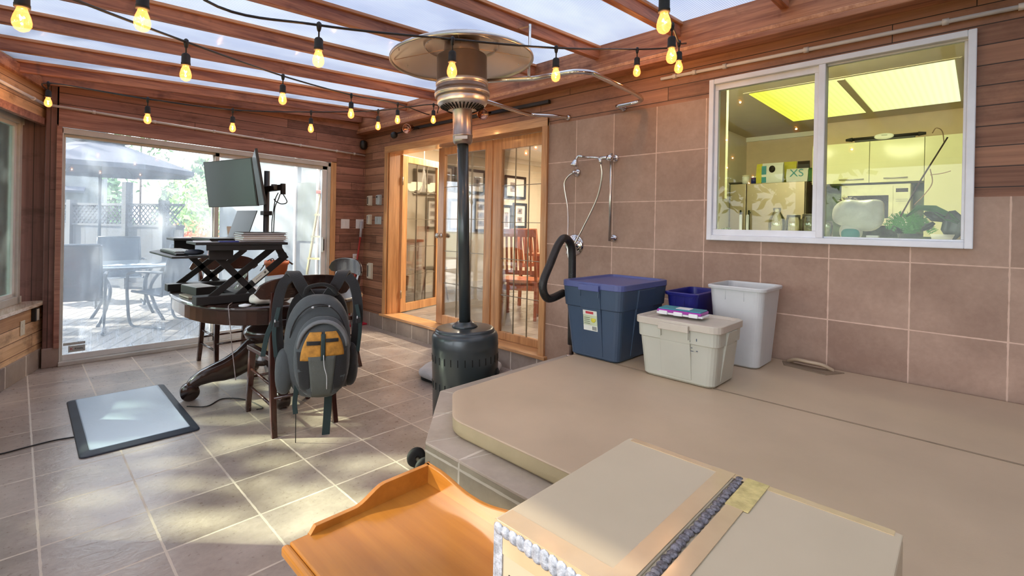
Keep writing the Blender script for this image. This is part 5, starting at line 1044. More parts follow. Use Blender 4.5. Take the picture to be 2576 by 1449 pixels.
vs = [Vector((0, 0, 2.62))]+tips+[t-Vector((0, 0, .07)) for t in tips]; m_.add(vs, [(0, 1+k, 1+(k+1) % 8) for k in range(8)]+[(1+k, 9+k, 9+(k+1) % 8, 1+(k+1) % 8) for k in range(8)], 'umbrella').build('canopy', um, solid=.004)
MB().lathe([(.38, 2.54), (.2, 2.62), (0, 2.70)], (0, 0, 0), 'umbrella', 8).build('canopy_vent', um, solid=.004)
for k in range(8): MB().beam((0, 0, 2.59), tips[k]*.98, .012, .012, 'metal_patio').build('umbrella_rib', um)
pt_ = thing('patio_table', 'round glass-topped patio table on the deck', 'patio table', onground(325, 6.3))
MB().lathe([(0, .70), (.58, .70), (.60, .71), (.60, .725), (.58, .735), (0, .735)], (0, 0, 0), 'patio_top', 40).build('tabletop', pt_)
for a in (45, 135, 225, 315): c_, s__ = math.cos(math.radians(a)), math.sin(math.radians(a)); MB().tube(curve([(.48*c_, .48*s__, .70), (.30*c_, .30*s__, .45), (.36*c_, .36*s__, .2), (.48*c_, .48*s__, 0)], 5), .02, 'metal_patio', 10).build('leg', pt_)
def pchair(label, loc, rz, mat='sling', src=None):
    c = thing('patio_chair', label, 'patio chair', loc, rz)
    m_ = MB()
    for s in (-1, 1): m_.tube(curve([(s*.27, -.22, .40), (s*.27, -.27, .62), (s*.26, -.36, 1.02)], 5), .016, 'metal_patio', 10).tube(curve([(s*.27, -.24, .40), (s*.27, .25, .43)], 3), .016, 'metal_patio', 10)
    m_.tube([(-.26, -.36, 1.02), (.26, -.36, 1.02)], .016, 'metal_patio', 10).build('chair_frame', c)
    for s in (-1, 1): MB().tube(curve([(s*.30, -.30, .68), (s*.31, -.05, .68), (s*.31, .22, .66), (s*.30, .29, .58), (s*.30, .28, .30), (s*.29, .22, .02), (s*.29, -.1, .015), (s*.29, -.30, .02)], 6), .017, 'metal_patio', 10).build('arm_and_leg', c)
    MB().add([(-.26, -.25, .40), (.26, -.25, .40), (.255, -.28, .62), (-.255, -.28, .62), (.25, -.355, 1.01), (-.25, -.355, 1.01)], [(0, 1, 2, 3), (3, 2, 4, 5)], mat).build('sling_back', c, solid=.006)
    MB().add([(-.26, -.25, .405), (.26, -.25, .405), (.26, .24, .43), (-.26, .24, .43)], [(0, 1, 2, 3)], mat).build('sling_seat', c, solid=.006); return c
def toward(p, q): return math.atan2((q-p).y, (q-p).x)-PI/2
tc = onground(325, 6.3)
for u, d, lb_, mt_ in ((182, 5.45, 'dark sling patio chair nearest the glass door with its back to the room', 'sling_dark'), (305, 7.35, 'sling patio chair on the far side of the patio table by the fence', 'sling'), (425, 6.1, 'sling patio chair to the right of the patio table', 'sling'), (120, 7.4, 'sling patio chair left of the umbrella pole', 'sling')):
    p = onground(u, d); pchair(lb_, p, toward(p, tc) if u != 182 else toward(p, onground(215, 8)), mt_)
# neighbouring grey annexe seen through the right-hand panel
q1, q2 = onground(552, 7.7, -.25), onground(838, 6.85, -.25)
an = thing('garden_building', 'pale grey outbuilding wall close behind the sliding door', 'building', q1, math.atan2((q2-q1).y, (q2-q1).x)); LB = (q2-q1).length
MB().box(0, LB, 0, 2.5, 0, 3.3, 'wall_grey_out').build('building_wall', an)
def sx_(u): # distance along the annexe front hit by pixel column u
    d = ray(u, 560); a = Vector((d.x, d.y)); b = Vector((math.cos(an.rotation_euler.z), math.sin(an.rotation_euler.z))); w_ = Vector((q1.x-CAM.x, q1.y-CAM.y)); den = a.x*(-b.y)+b.x*a.y; t = (w_.x*(-b.y)+b.x*w_.y)/den; return ((CAM.x+a.x*t-q1.x)*b.x+(CAM.y+a.y*t-q1.y)*b.y)
MB().box(sx_(742), sx_(746), -.03, .0, .2, 3.2, 'trim_white').build('trim_strip', an); MB().box(sx_(750), sx_(799), -.02, .0, 1.25, 2.1, 'out_dark').box(sx_(798), sx_(802), -.03, .0, .2, 2.4, 'trim_white').build('dark_green_panel', an)  # flat dark green panel and pale strips set on the wall face
MB().box(-.15, LB, -.25, 2.6, 3.3, 3.4, 'trim_white').build('roof_eave', an)
ld = thing('step_ladder', 'yellow step ladder with a red top standing outside the right door panel', 'ladder', onground(790, 6.1), an.rotation_euler.z)
hL = 1.70
for s in (-1, 1): MB().beam((s*.22, -.0, 0), (s*.10, .22, hL), .045, .02, 'ladder_yellow').build('ladder_rail', ld)
for s in (-1, 1): MB().beam((s*.20, .62, 0), (s*.10, .27, hL), .03, .015, 'ladder_yellow').build('rear_rail', ld)
for k in range(1, 6): t_ = k/6; MB().box(-.21+.11*t_, .21-.11*t_, .22*t_-.05, .22*t_+.04, hL*t_-.012, hL*t_+.008, 'ladder_yellow').build('ladder_step', ld)
MB().box(-.13, .13, .17, .32, hL-.01, hL+.04, 'ladder_red').build('ladder_top', ld, bevel=.006)
# neighbour's house with chimney
hp_ = onground(175, 15, -.25); nh = thing('neighbour_house', 'neighbouring house with a stone chimney behind the fence', 'house', hp_, math.radians(-12))
MB().box(-3.2, .25, 0, 3, 0, 2.35, 'lap_siding').build('house_wall', nh); MB().box(-.2, .85, -.2, .6, 0, 4.6, 'stone').build('chimney', nh); MB().add([(-3.5, -.5, 2.35), (.4, -.5, 2.35), (.4, 1.5, 3.2), (-3.5, 1.5, 3.2), (.4, 3.4, 2.35), (-3.5, 3.4, 2.35)], [(0, 1, 2, 3), (3, 2, 4, 5)], 'umbrella').build('roof', nh, solid=.08)
def tree(name, label, base, h, rad, n_, size, mat, cat='tree', sq=(1, 1, 1.2), cone=False, trunk=.06):
    t = thing(name, label, cat, base); m_ = MB()
    if cone:
        for k in range(9): f_ = k/9; m_.leafs((0, 0, h*(.2+.8*f_)), rad*(1-f_)*1.0+.1, int(n_/9*(1.25-f_)), size, mat, (1, 1, .45))
    else:
        for k in range(6): a = k*1.05; m_.leafs((rad*.45*math.cos(a), rad*.45*math.sin(a), h*(.72+.12*math.sin(k*2.3))), rad*.72, n_//6, size, mat, sq)
    m_.build('foliage', t); MB().cyl((0, 0, 0), (0, 0, h*.8), trunk, trunk*.4, 'bark', 10).build('trunk', t); return t
for u, d, h, r, lb_ in ((275, 19, 3.6, 1.1, 'pointed evergreen behind the lattice fence left of the fence post'), (428, 25, 3.8, 1.2, 'evergreen behind the lattice fence right of the fence post'), (505, 19, 4.2, 1.3, 'tall evergreen behind the fence end')): tree('evergreen_tree', lb_, onground(u, d, -.25), h, r, 900, .17, 'foliage', cone=True)
tree('leafy_tree', 'light green leafy tree at the end of the fence', onground(520, 13, -.25), 2.6, 1.1, 900, .10, 'foliage_light')
tree('japanese_maple', 'orange-red maple shrub at the end of the fence', onground(525, 10.2, -.25), 1.45, .75, 800, .06, 'foliage_red', 'shrub', (1, 1, .7), trunk=.03)
tree('leafy_tree', 'overhanging tree branch with dark leaves above the umbrella', onground(352, 9.5, -.25), 4.0, .75, 260, .06, 'foliage', sq=(1, 1, .8), trunk=.03)
# trees that shade the sunroom from the sun side
tree('leafy_tree', 'large leafy tree shading the sunroom from the garden side', (-8.0, 4.6, -.25), 6.6, 3.0, 3000, .15, 'foliage', sq=(1, 1, 1.05), trunk=.16)
tree('leafy_tree', 'leafy tree beside the angled window', (-9.4, -1.6, -.25), 5.6, 2.3, 2200, .15, 'foliage', sq=(1, 1, 1.1), trunk=.14)
tree('hedge_shrub', 'dense green shrub outside the angled window', (-6.3, 1.2, -.25), 1.9, 1.0, 1100, .08, 'foliage', 'shrub', trunk=.05)
stp = thing('window_sticker', 'small security sticker at the bottom left of the sliding door glass', 'sticker', (-2.86, .029, .10))
MB().box(0, .115, 0, .002, .0, .055, 'switch_grey').box(-.035, .115, 0, .002, .062, .085, 'switch_grey').build('sticker_sheet', stp)
text('sticker_text', 'K', .036, 'label_red', stp, (.022, -.001, .027), (PI/2, 0, 0)); text('sticker_text', 'Knells', .024, 'print_black', stp, (.072, -.001, .027), (PI/2, 0, 0)); text('sticker_text', 'TRADE', .020, 'paper', stp, (.075, -.001, .0735), (PI/2, 0, 0))

# ================================================================== DINING ROOM
def fill_fixture(name, label, loc, rad, energy, col, rot=None):  # fixture for added fill lamps in the house rooms
    t = thing(name, label, 'ceiling light', loc); MB().lathe([(0, 0), (.11, 0), (.11, -.02), (.09, -.03)], (0, 0, 0), 'trim_white', 24).build('lamp_housing', t)
    l = bpy.data.lights.new('lamp_light', 'AREA'); l.shape = 'DISK'; l.size = rad; l.energy = energy; l.color = col; lo = bpy.data.objects.new('lamp_light', l); COL.objects.link(lo); lo.parent = t; lo.location = (0, 0, -.035)
    if rot: lo.rotation_euler = rot
    return t
fill_fixture('fill_lamp', 'added fill lamp on the dining room ceiling near the french doors', (.9, -.7, 2.55), .2, 44, (1.0, .86, .66)); fill_fixture('fill_lamp', 'added fill lamp above the dining table', (1.6, -2.2, 2.55), .2, 44, (1, .86, .66)); fill_fixture('fill_lamp', 'added fill lamp deep in the dining room', (3.3, -.8, 2.55), .2, 60, (1, .84, .60))  # unseen lamps added to brighten the dining room
YW = .655
def picture(label, u0, v0, u1, v1, pics, fr=.045):
    a = at(u0, v0, 1, YW); b = at(u1, v1, 1, YW); x0, x1, z1, z0 = min(a.x, b.x), max(a.x, b.x), max(a.z, b.z), min(a.z, b.z)
    t = thing('framed_picture', label, 'picture', ((x0+x1)/2, YW, (z0+z1)/2)); w_, h_ = (x1-x0)/2, (z1-z0)/2
    MB().box(-w_, w_, -.03, -.0, h_-fr, h_, 'frame_black').box(-w_, w_, -.03, 0, -h_, -h_+fr, 'frame_black').box(-w_, -w_+fr, -.03, 0, -h_+fr, h_-fr, 'frame_black').box(w_-fr, w_, -.03, 0, -h_+fr, h_-fr, 'frame_black').build('picture_frame', t)
    MB().box(-w_+fr, w_-fr, -.012, 0, -h_+fr, h_-fr, 'matboard').build('mat_board', t)
    for (cx, cz, pw, phh) in pics: MB().box((cx-pw)*w_, (cx+pw)*w_, -.014, -.012, (cz-phh)*h_, (cz+phh)*h_, 'photo_mid').blob((cx*w_, -.0145, (cz+phh*.1)*h_), pw*w_*.45, .001, phh*h_*.5, 'photo_dark', nu=10, nv=6).build('photograph', t)
grid6 = [(-.45, .5, .28, .17), (.45, .5, .28, .17), (-.45, 0, .28, .17), (.45, 0, .28, .17), (-.45, -.5, .28, .17), (.45, -.5, .28, .17)]
picture('framed photo highest and farthest left on the dining room wall', 1040, 424, 1103, 493, [(.2, .1, .3, .5)])
picture('tall framed photo column low on the left of the dining room wall', 1071, 497, 1106, 577, [(0, .5, .4, .15), (0, 0, .4, .15), (0, -.5, .4, .15)])
picture('framed picture between the left photos and the heater pole', 1108, 414, 1139, 481, [(0, 0, .4, .5)])
picture('framed portrait behind the heater pole in the upper row', 1143, 420, 1218, 490, [(.45, .0, .22, .38)])
picture('framed picture low behind the heater pole', 1127, 499, 1172, 580, [(.3, 0, .4, .5)])
picture('framed set of small photos right of the heater pole in the lower row', 1190, 499, 1256, 583, grid6)
picture('framed portrait high on the wall seen through the right french door', 1269, 440, 1320, 502, [(-.2, 0, .28, .42)])
picture('tall framed photos low on the wall seen through the right french door', 1290, 510, 1322, 574, [(0, .35, .35, .22), (0, -.35, .35, .22)])
picture('narrow framed picture at the right french door edge', 1261, 515, 1284, 590, [(0, 0, .4, .5)])
ct = thing('console_table', 'white console table with a brown top against the dining room wall', 'console table', (.66, .37, .19))
MB().box(-.42, .42, -.22, .22, .83, .865, 'cherry').build('tabletop', ct, bevel=.004); MB().box(-.38, .38, -.19, .19, .70, .83, 'trim_white').build('apron', ct); MB().box(-.39, .39, -.20, .20, .10, .125, 'trim_white').build('lower_shelf', ct); MB().box(-.39, .39, -.20, .20, .42, .44, 'trim_white').build('middle_shelf', ct)
for x in (-.37, .37):
    for y in (-.18, .18): MB().box(x-.028, x+.028, y-.028, y+.028, 0, .83, 'trim_white').build('leg', ct)
for k, x in enumerate((.46, .80)):
    t = thing('storage_basket', ['woven basket on the left of the console table shelf', 'woven basket on the right of the console table shelf'][k], 'basket', (x, .36, .3155)); MB().lathe([(.12, 0), (.14, .2), (.135, .2), (.115, .01)], (0, 0, 0), 'wicker', 20, sx=1, sy=1.1).build('basket_body', t)
t = thing('table_pillow', 'patterned cushion on the middle shelf of the console table', 'pillow', (.72, .35, .645)); MB().blob((0, 0, .07), .17, .11, .07, 'photo_mid', .7).build('pillow_body', t)
bs_ = thing('bar_stool', 'round metal stool beside the console table', 'stool', (1.16, -.02, .19)); MB().lathe([(0, .44), (.17, .44), (.175, .455), (.17, .475), (0, .48)], (0, 0, 0), 'black_gloss', 28).build('seat', bs_)
for a in (45, 135, 225, 315): c_, s__ = math.cos(math.radians(a)), math.sin(math.radians(a)); MB().tube([(.12*c_, .12*s__, .44), (.19*c_, .19*s__, 0)], .010, 'steel_dark', 8).build('leg', bs_)
chd = P(1066, 475, 6.85); cl = thing('chandelier', 'small chandelier with glowing glass shades in the dining room', 'chandelier', (chd.x, chd.y, 2.55))
dz = chd.z-2.55
MB().tube([(0, 0, 0), (0, 0, dz+.06)], .006, 'trim_white', 8).lathe([(0, -.03), (.06, -.02), (.06, 0), (0, 0)], (0, 0, 0), 'trim_white', 20).build('stem', cl)
for k in range(4):
    a = k*PI/2+.4; c_, s__ = math.cos(a), math.sin(a); MB().tube(curve([(0, 0, dz+.30), (.06*c_, .06*s__, dz+.0), (.13*c_, .13*s__, dz-.07), (.19*c_, .19*s__, dz-.035)], 6), .006, 'trim_white', 8).build('arm', cl)
    MB().lathe([(.03, -.035), (.055, .0), (.072, .05), (.076, .075), (.070, .075), (.05, .0), (.02, -.03)], (.19*c_, .19*s__, dz), 'shade_glow', 20).build('glass_shade', cl)
def slat_chair(label, loc, rz):
    c = thing('dining_chair', label, 'chair', loc, rz)
    for s in (-1, 1):
        MB().beam((s*.20, -.02, 0), (s*.20, 0, .45), .035, .035, 'cherry').beam((s*.20, 0, .44), (s*.19, -.08, 1.05), .03, .03, 'cherry').build('rear_leg', c); MB().box(s*.20-.018, s*.20+.018, .37, .405, 0, .44, 'cherry').build('leg', c)
    MB().box(-.22, .22, -.01, .42, .43, .465, 'cherry').build('seat', c, bevel=.006)
    MB().beam((-.20, -.078, 1.01), (.20, -.078, 1.01), .022, .09, 'cherry').build('crest_rail', c, bevel=.004); MB().beam((-.20, -.01, .55), (.20, -.01, .55), .02, .05, 'cherry').build('lower_rail', c)
    for k in range(6): x = -.14+.056*k; MB().beam((x, -.014, .57), (x, -.072, .97), .026, .010, 'cherry').build('back_slat', c)
    MB().box(-.20, .20, .0, .015, .34, .40, 'cherry').box(-.20, .20, .38, .39, .34, .40, 'cherry').build('seat_rail', c); return c
slat_chair('reddish slat-back dining chair seen through the right french door', (1.0, -1.78, .19), math.radians(-58)); slat_chair('reddish slat-back dining chair behind the door edge, farther right', (1.95, -1.15, .19), PI)
dt = thing('dining_table', 'reddish wooden dining table beyond the slat-back chair', 'table', (2.0, -2.0, .19))
MB().box(-.60, .75, -.75, .45, .72, .755, 'cherry').build('tabletop', dt, bevel=.005); MB().box(-.5, .65, -.65, .35, .62, .72, 'cherry').build('apron', dt)
for x in (-.47, .62):
    for y in (-.62, .32): MB().box(x-.045, x+.045, y-.045, y+.045, 0, .72, 'cherry').build('leg', dt)

# ================================================================== KITCHEN
XC = 3.5
struct(MB().box(XC+.36, 4.3, -7.0, -4.10, .19, 2.6, 'kitchen_wall').box(XC+.35, XC+.36, -7, -4.10, 1.15, 1.84, 'backsplash').build('wall_kitchen_side'))
ca = [at(u, v, 0, XC) for u, v in ((2077, 363), (2188, 358), (2327, 344), (2327, 457), (2325, 545))]
zt_, zb_ = 2.285, 1.83
for k, (ya, yb, z0, hx0, hx1) in enumerate(((-4.12, ca[1].y, zb_, .5, .92), (ca[1].y, ca[2].y, zb_, .28, .72), (ca[2].y, ca[2].y-.5, 1.25, .4, .8))):
    t = thing('wall_cabinet', ['glossy cream wall cabinet left of the microwave', 'glossy cream wall cabinet above the microwave', 'tall glossy cream cabinet at the right edge of the kitchen window'][k], 'cabinet', (XC, (ya+yb)/2, z0)); w_ = abs(ya-yb)/2
    MB().box(.02, .35, -w_+.001, w_-.001, 0, zt_-z0, 'cabinet').build('cabinet_body', t); d_ = MB().box(0, .019, -w_+.003, w_-.003, .0, zt_-z0-.003, 'cabinet').build('cabinet_door', t, bevel=.001)
    MB().cyl((-.025, w_-2*w_*hx0, .04), (-.025, w_-2*w_*hx1, .04), .006, mat='chrome_dull', n=8).build('bar_handle', d_)
a = at(2117, 463, 0, XC+.05); b = at(2290, 540, 0, XC+.05); y0, y1 = a.y, b.y
ql = at(1828, 400, 0, .62); zq = at(1828, 500, 0, .62).z
t = thing('wall_cabinet', 'cream cabinet end at the left edge of the kitchen window', 'cabinet', (.62, ql.y, zq))
MB().box(0, .02, 0, .32, 0, 2.6-zq, 'cabinet').build('cabinet_body', t, bevel=.002); MB().box(-.018, -.001, .002, .318, .003, 2.59-zq, 'cabinet').build('cabinet_door', t, bevel=.001)
mw = thing('microwave_oven', 'cream microwave oven under the kitchen wall cabinets', 'microwave', (XC+.05, (y0+y1)/2, 1.36)); w_ = abs(y1-y0)/2
MB().box(0, .29, -w_, w_, 0, .45, 'micro_white').build('oven_body', mw, bevel=.004); MB().box(-.012, 0, -w_+.24*2*w_, w_-.02, .02, .43, 'micro_white').box(-.014, -.012, -w_+.30*2*w_, w_-.06, .08, .33, 'black_gloss').build('oven_door', mw, bevel=.002)
c_ = MB().box(-.012, 0, -w_+.005, -w_+.23*2*w_, .02, .43, 'micro_white').box(-.014, -.012, -w_+.02, -w_+.20*2*w_, .36, .40, 'black_gloss').cyl((-.03, -w_+.11*2*w_, .18), (-.012, -w_+.11*2*w_, .18), .018, mat='micro_white', n=16)
for k in range(5): c_.box(-.014, -.012, -w_+.02, -w_+.20*2*w_, .06+.02*k+(.14 if k > 2 else 0), .066+.02*k+(.14 if k > 2 else 0), 'switch_grey')
c_.build('control_panel', mw)
kc = thing('kitchen_counter', 'dark speckled kitchen counter under the microwave', 'counter', (XC-.05, -5.4, .19)); MB().box(-.25, .40, -1.3, 1.25, .88, .92, 'granite').build('worktop', kc); MB().box(-.2, .40, -1.3, 1.25, 0, .88, 'cabinet').build('base_cabinet', kc)
fg = thing('refrigerator', 'stainless steel refrigerator with items on top at the left of the kitchen', 'refrigerator', (3.62, -3.60, .19)); zt3 = 1.70
MB().box(.05, .64, -.43, .42, 0, zt3, 'stainless').build('fridge_body', fg, bevel=.004)
for a_, b_ in ((.225, .42), (-.43, .215)): MB().box(0, .048, a_+.004, b_, .02, zt3-.004, 'stainless').build('fridge_door', fg, bevel=.004)
for y in (.27, .17): MB().cyl((-.05, y, .75), (-.05, y, 1.35), .012, mat='black_gloss', n=10).box(-.05, 0, y-.008, y+.008, .77, .79, 'black_gloss').box(-.05, 0, y-.008, y+.008, 1.31, 1.33, 'black_gloss').build('door_handle', fg)
FZ = .19+zt3+.001
def pack(name, label, cat, u0, u1, v0, mat, depth=.08, extra=None, X_=3.72):
    a = at(u0, 460, 0, X_); b = at(u1, 460, 0, X_); w_ = abs(a.y-b.y)/2; h_ = at((u0+u1)/2, v0, 0, X_).z-FZ
    t = thing(name, label, cat, (X_, (a.y+b.y)/2, FZ))
    m_ = MB(); loft(m_, [[(x, y, z) for x, y in ((-d, -w), (d, -w), (d, w), (-d, w))] for d, w, z in ((depth/2, w_*.94, 0), (depth/2*1.1, w_, h_*.4), (depth*.3, w_*.98, h_*.85), (.004, w_, h_))], mat, True, True, False); m_.build('package_body', t)
    return t, w_, h_, depth
t, w_, h_, d_ = pack('snack_bag', 'pale printed paper bag leaning on the refrigerator top', 'bag', 1904, 1918, 413, 'label_yellow')
t, w_, h_, d_ = pack('coffee_bag', 'white and teal bag with a black oval on the refrigerator top', 'bag', 1918, 1971, 410, 'paper'); MB().box(-d_/2-.003, -d_/2, w_*.55, w_, .005, h_*.85, 'teal').build('teal_band', t); MB().lathe([(0, 0), (.045, 0), (0, .002)], (-d_/2-.004, -.0, h_*.68), 'print_black', 20, (-1, 0, 0), sx=.8, sy=1).build('black_oval', t)
t, w_, h_, d_ = pack('snack_bag', 'white bag lettered in teal on the refrigerator top', 'bag', 1979, 2034, 424, 'paper'); text('bag_letters', 'XS', .13, 'teal', t, (-d_/2*1.1-.006, 0, h_*.62), (PI/2, 0, -PI/2))
pack('tea_box', 'dark box behind the lettered bag on the refrigerator', 'box', 2006, 2036, 405, 'frame_black', .06, X_=3.85); pack('paper_bag', 'cream paper bag behind the lettered bag on the refrigerator', 'bag', 1966, 2004, 407, 'label_yellow', .05, X_=3.90); pack('green_bag', 'green bag at the right end of the refrigerator top', 'bag', 2035, 2044, 422, 'leaf_green')
for nm, lb_, u, r_, v, m1_, m2_ in (('supplement_jar', 'white jar with a lid on the refrigerator top', 1876, .042, 441, 'white_plastic', 'switch_ivory'), ('supplement_jar', 'small blue jar on the refrigerator top', 1896, .032, 444, 'bin_blue', 'white_plastic')):
    c = at(u, 460, 0, 3.70); h_ = at(u, v, 0, 3.70).z-FZ; t = thing(nm, lb_, 'jar', (3.70, c.y, FZ)); MB().lathe([(0, 0), (r_, 0), (r_, h_*.82), (0, h_*.82)], (0, 0, 0), m1_, 20).build('jar_body', t); MB().lathe([(r_*1.03, h_*.82), (r_*1.03, h_), (0, h_)], (0, 0, 0), m2_, 20).build('jar_lid', t)
c = at(1845, 460, 0, 3.72); t = thing('serving_tray', 'dark tray with brown objects on the left of the refrigerator top', 'tray', (3.74, c.y, FZ)); MB().lathe([(0, 0), (.10, 0), (.13, .02), (.125, .022), (0, .01)], (0, 0, 0), 'stem_brown', 24).build('tray_body', t)
a = at(2128, 345, 0, XC+.12); b = at(2330, 330, 0, XC+.12); zc = 2.30+.035
sc_ = thing('body_scale_bar', 'black bar-shaped exerciser with a white oval centre lying on the wall cabinets', 'exercise bar', (XC+.12, (a.y+b.y)/2, zc)); w_ = abs(a.y-b.y)/2
MB().cyl((0, -w_*.85, 0), (0, w_*.85, 0), .018, mat='black_plastic', n=14).box(-.02, .02, -w_*.75, w_*.75, -.034, -.016, 'black_plastic').build('bar', sc_); MB().cyl((0, w_*.82, 0), (0, w_, .0), .024, .014, 'black_rubber', 12).build('bar_grip', sc_); MB().cyl((0, -w_*.82, 0), (0, -w_, .0), .024, .014, 'black_rubber', 12).build('bar_grip', sc_)
MB().blob((-.02, 0, .004), .012, .085, .034, 'white_plastic', .9).box(-.034, -.03, -.03, .02, .008, .02, 'switch_grey').build('oval_display', sc_)
# luminous ceiling
ZL = 2.585
c4 = [at(u, v, 2, ZL) for u, v in ((1900, 235), (1978, 306), (2405, 260), (2418, 152))]
x0, x1 = (c4[0].x+c4[3].x)/2, (c4[1].x+c4[2].x)/2; ya, yb = (c4[0].y+c4[1].y)/2, (c4[2].y+c4[3].y)/2; ym = at(2150, 240, 2, ZL).y
fl_ = thing('ceiling_light_panel', 'large glowing yellow-green panel light recessed in the kitchen ceiling', 'ceiling light', ((x0+x1)/2, (ya+yb)/2, ZL)); ox, oy = (x0+x1)/2, (ya+yb)/2
MB().box(x0-.04-ox, x1+.04-ox, ya-oy, ya+.04-oy, .010, .014, 'kitchen_ceil').box(x0-.04-ox, x1+.04-ox, yb-.04-oy, yb-oy, .010, .014, 'kitchen_ceil').box(x0-.04-ox, x0-ox, yb-oy, ya-oy, .010, .014, 'kitchen_ceil').box(x1-ox, x1+.04-ox, yb-oy, ya-oy, .010, .014, 'kitchen_ceil').box(x0-ox, x1-ox, ym-.028-oy, ym+.028-oy, -.004, .012, 'kitchen_ceil').build('panel_frame', fl_)
for a_, b_ in ((ya, ym+.028), (ym-.028, yb)): MB().box(x0-ox, x1-ox, b_-oy, a_-oy, .004, .010, 'kitchen_diffuser').build('diffuser', fl_)
fill_fixture('fill_lamp', 'added kitchen fill lamp, out of view just inside the window wall', (.75, -4.7, 2.6), .45, 42, (1.0, .97, .60), (0, math.radians(-38), 0)); fill_fixture('fill_lamp', 'added kitchen fill lamp, out of view near the partition', (.8, -3.7, 2.6), .3, 24, (1.0, .93, .60), (0, math.radians(-30), 0))  # lamps added out of view to light the kitchen behind the window
# things on the kitchen sill
ZS = 1.233
def sillp(u, X_=.24): return Vector((X_, at(u, 560, 0, X_).y, ZS))
def jar(name, label, u, r_, prof, lid=None, X_=.24, sq=1):
    t = thing(name, label, 'jar', sillp(u, X_)); MB().lathe([(r*r_, z) for r, z in prof], (0, 0, 0), 'jar_glass', 28 if sq == 1 else 4).build('glass_body', t)
    if lid: MB().lathe([(r_*.86, lid), (r_*.86, lid+.014), (r_*.80, lid+.016), (r_*.80, lid)], (0, 0, 0), 'jar_lid', 28).build('jar_rim', t)
    return t
jar('glass_bottle', 'clear glass milk bottle on the kitchen window sill', 1954, .046, [(0, 0), (1, .002), (1.02, .10), (.95, .125), (.50, .165), (.42, .175), (.50, .185), (.48, .195), (.42, .195), (.40, .17), (.9, .12), (.96, .008), (0, .006)])
jar('glass_jar', 'clear glass jar left of the window mullion on the kitchen sill', 1996, .043, [(0, 0), (1, .002), (1, .115), (.86, .13), (.86, .15), (.82, .15), (.82, .13), (.96, .11), (.96, .008), (0, .006)], .136)
jar('glass_jar', 'clear glass jar nearest the window mullion on the kitchen sill', 2037, .045, [(0, 0), (1, .002), (1, .12), (.86, .135), (.86, .155), (.82, .155), (.82, .135), (.96, .115), (.96, .008), (0, .006)], .14)
jar('glass_jar', 'crumpled cellophane-filled jar right of the window mullion', 2078, .034, [(0, 0), (1, .002), (1, .10), (.9, .115), (.86, .115), (.96, .09), (.96, .008), (0, .006)])
for k, u in enumerate((1863, 1880)): t = thing('white_candle', ['left one of two white tapers on the kitchen sill', 'right one of two white tapers on the kitchen sill'][k], 'candle', sillp(u, .2)); MB().lathe([(0, 0), (.0085, 0), (.0085, .145), (.006, .152), (0, .153)], (0, 0, 0), 'white_plastic', 12).build('candle_body', t)
t = thing('plastic_bag', 'puffed white plastic bag on the kitchen window sill', 'bag', sillp(2157, .28)); s1 = at(2085, 560, 0, .27).y-at(2150, 560, 0, .27).y
MB().blob((0, .0, .15), .055, s1*.98, .085, 'plastic_bag', .8, 26, 14, fn=lambda v: v+Vector((.006*math.sin(v.y*60+v.z*40), 0, .012*math.sin(v.y*22)+(.045*max(0, -v.y/.12) if v.z > 0 else 0)))).blob((0, .03, .055), .045, s1*.45, .055, 'plastic_bag', .9).build('bag_body', t); MB().blob((-.02, .028, .04), .035, s1*.36, .038, 'bag_teal', .8).build('teal_contents', t)
t = thing('small_carton', 'small yellow and white cartons beside the plastic bag', 'carton', sillp(2195, .22)); MB().box(-.02, .02, -.026, .026, 0, .018, 'label_yellow').box(-.022, .022, -.028, .024, .019, .036, 'paper').build('carton_body', t)
hb_ = thing('herb_plant', 'small green herb at the left end of the kitchen sill', 'plant', sillp(1824, .2)); MB().leafs((0, 0, .035), .05, 160, .010, 'leaf_green', (.6, 1, .7)).build('leaves', hb_); MB().lathe([(0, 0), (.025, 0), (.028, .02), (0, .02)], (0, 0, 0), 'bag_teal', 14).build('pot', hb_)
fp = thing('fern_plant', 'feathery green fern in the kitchen window', 'plant', sillp(2290, .33)); MB().lathe([(0, 0), (.045, 0), (.055, .05), (.05, .05), (0, .04)], (0, 0, 0), 'out_dark', 20).build('pot', fp)
m_ = MB()
for k in range(22):
    a = random.uniform(0, 6.28); rr = random.uniform(.04, .085); pts = curve([Vector((0, 0, .04)), Vector((rr*.3*math.cos(a), rr*.6*math.sin(a), .10+random.uniform(0, .05))), Vector((rr*.7*math.cos(a), rr*1.3*math.sin(a), .09+random.uniform(-.03, .08)))], 8)
    for i in range(1, len(pts)):
        d_ = (pts[i]-pts[i-1]).normalized(); s_ = d_.cross(Vector((1, 0, 0))).normalized()
        for sg in (-1, 1):
            q_ = pts[i]; e = q_+s_*sg*.020+d_*.006; m_.add([q_, q_+d_*.004+s_*sg*.008, e, q_-d_*.003+s_*sg*.008], [(0, 1, 2, 3)], 'fern')
m_.build('fronds', fp)
orc = thing('orchid_plant', 'orchid with broad dark leaves and a long bare stake in the kitchen window', 'plant', sillp(2380, .27)); o = sillp(2380, .27)
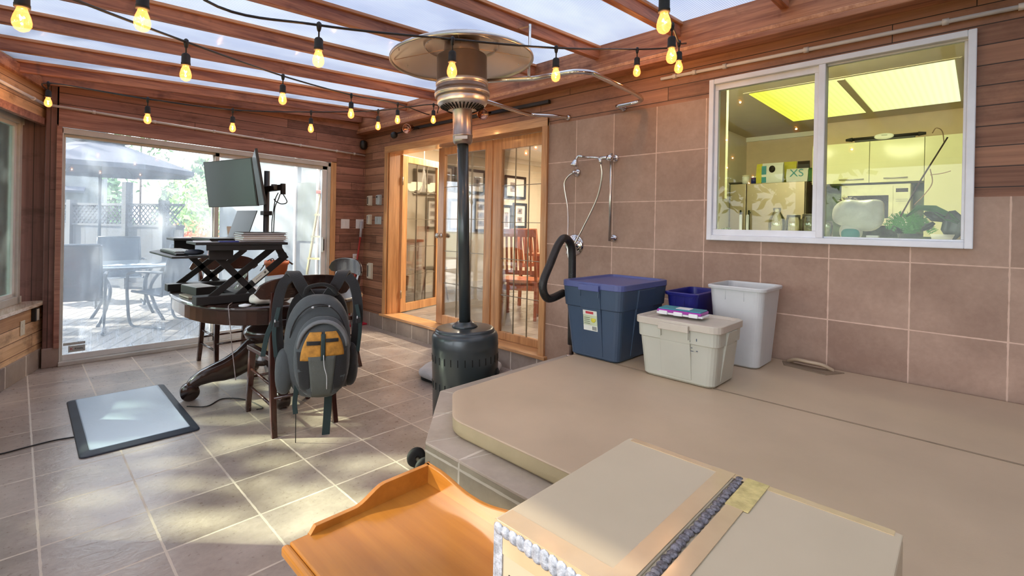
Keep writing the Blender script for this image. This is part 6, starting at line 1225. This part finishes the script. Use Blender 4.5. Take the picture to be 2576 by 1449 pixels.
MB().lathe([(0, 0), (.05, 0), (.06, .05), (.055, .05), (0, .04)], (0, 0, 0), 'trim_white', 20).build('pot', orc)
def leaf(pts, ws, mat='leaf_dark'):
    rings = []; pts = [Vector(p) for p in pts]
    for i, (p, w_) in enumerate(zip(pts, ws)):
        t = (pts[min(i+1, len(pts)-1)]-pts[max(i-1, 0)]).normalized(); s_ = t.cross(Vector((1, 0, 0))).normalized(); rings.append([p-s_*w_, p-s_*w_*.5+Vector((.004, 0, 0)), p+Vector((.008, 0, 0)), p+s_*w_*.5+Vector((.004, 0, 0)), p+s_*w_])
    n_ = 5; vs = [q_ for r in rings for q_ in r]; MB().add(vs, [(i*n_+j, i*n_+j+1, (i+1)*n_+j+1, (i+1)*n_+j) for i in range(len(rings)-1) for j in range(n_-1)], mat, True).build('leaf', orc, solid=.003)
def lp_(u, v, X_=.22): return at(u, v, 0, X_)-o
leaf([lp_(2395, 530), lp_(2400, 550), lp_(2397, 580), lp_(2392, 606)], [.012, .040, .046, .012]); leaf([lp_(2280, 545), lp_(2310, 522), lp_(2350, 525), lp_(2385, 545), lp_(2412, 560)], [.004, .014, .018, .022, .008], 'leaf_green'); leaf([lp_(2375, 552), lp_(2350, 545), lp_(2325, 535)], [.015, .026, .008])
leaf([lp_(2350, 560), lp_(2335, 570), lp_(2318, 580)], [.008, .018, .006])
MB().tube([lp_(2265, 545), lp_(2318, 450), lp_(2384, 345)], .0035, 'stem_brown', 8).build('stake', orc)
for pts in ([(2340, 425), (2345, 460), (2325, 490), (2300, 515)], [(2375, 360), (2370, 330), (2355, 322), (2345, 335)], [(2340, 440), (2370, 436), (2392, 430)]): MB().tube([c for c in curve([lp_(u, v, .23) for u, v in pts], 5)], .0022, 'root_tan', 6).build('aerial_root', orc)
wr_ = thing('dried_flowers', 'small grey dried flower bundle above the plastic bag in the kitchen window', 'flowers', sillp(2135, .36)); MB().leafs((0, 0, .235), .055, 120, .012, 'photo_mid', (.5, 1, .5)).build('flower_heads', wr_); MB().cyl((0, 0, 0), (0, 0, .22), .012, .004, 'stem_brown', 8).build('stem', wr_)
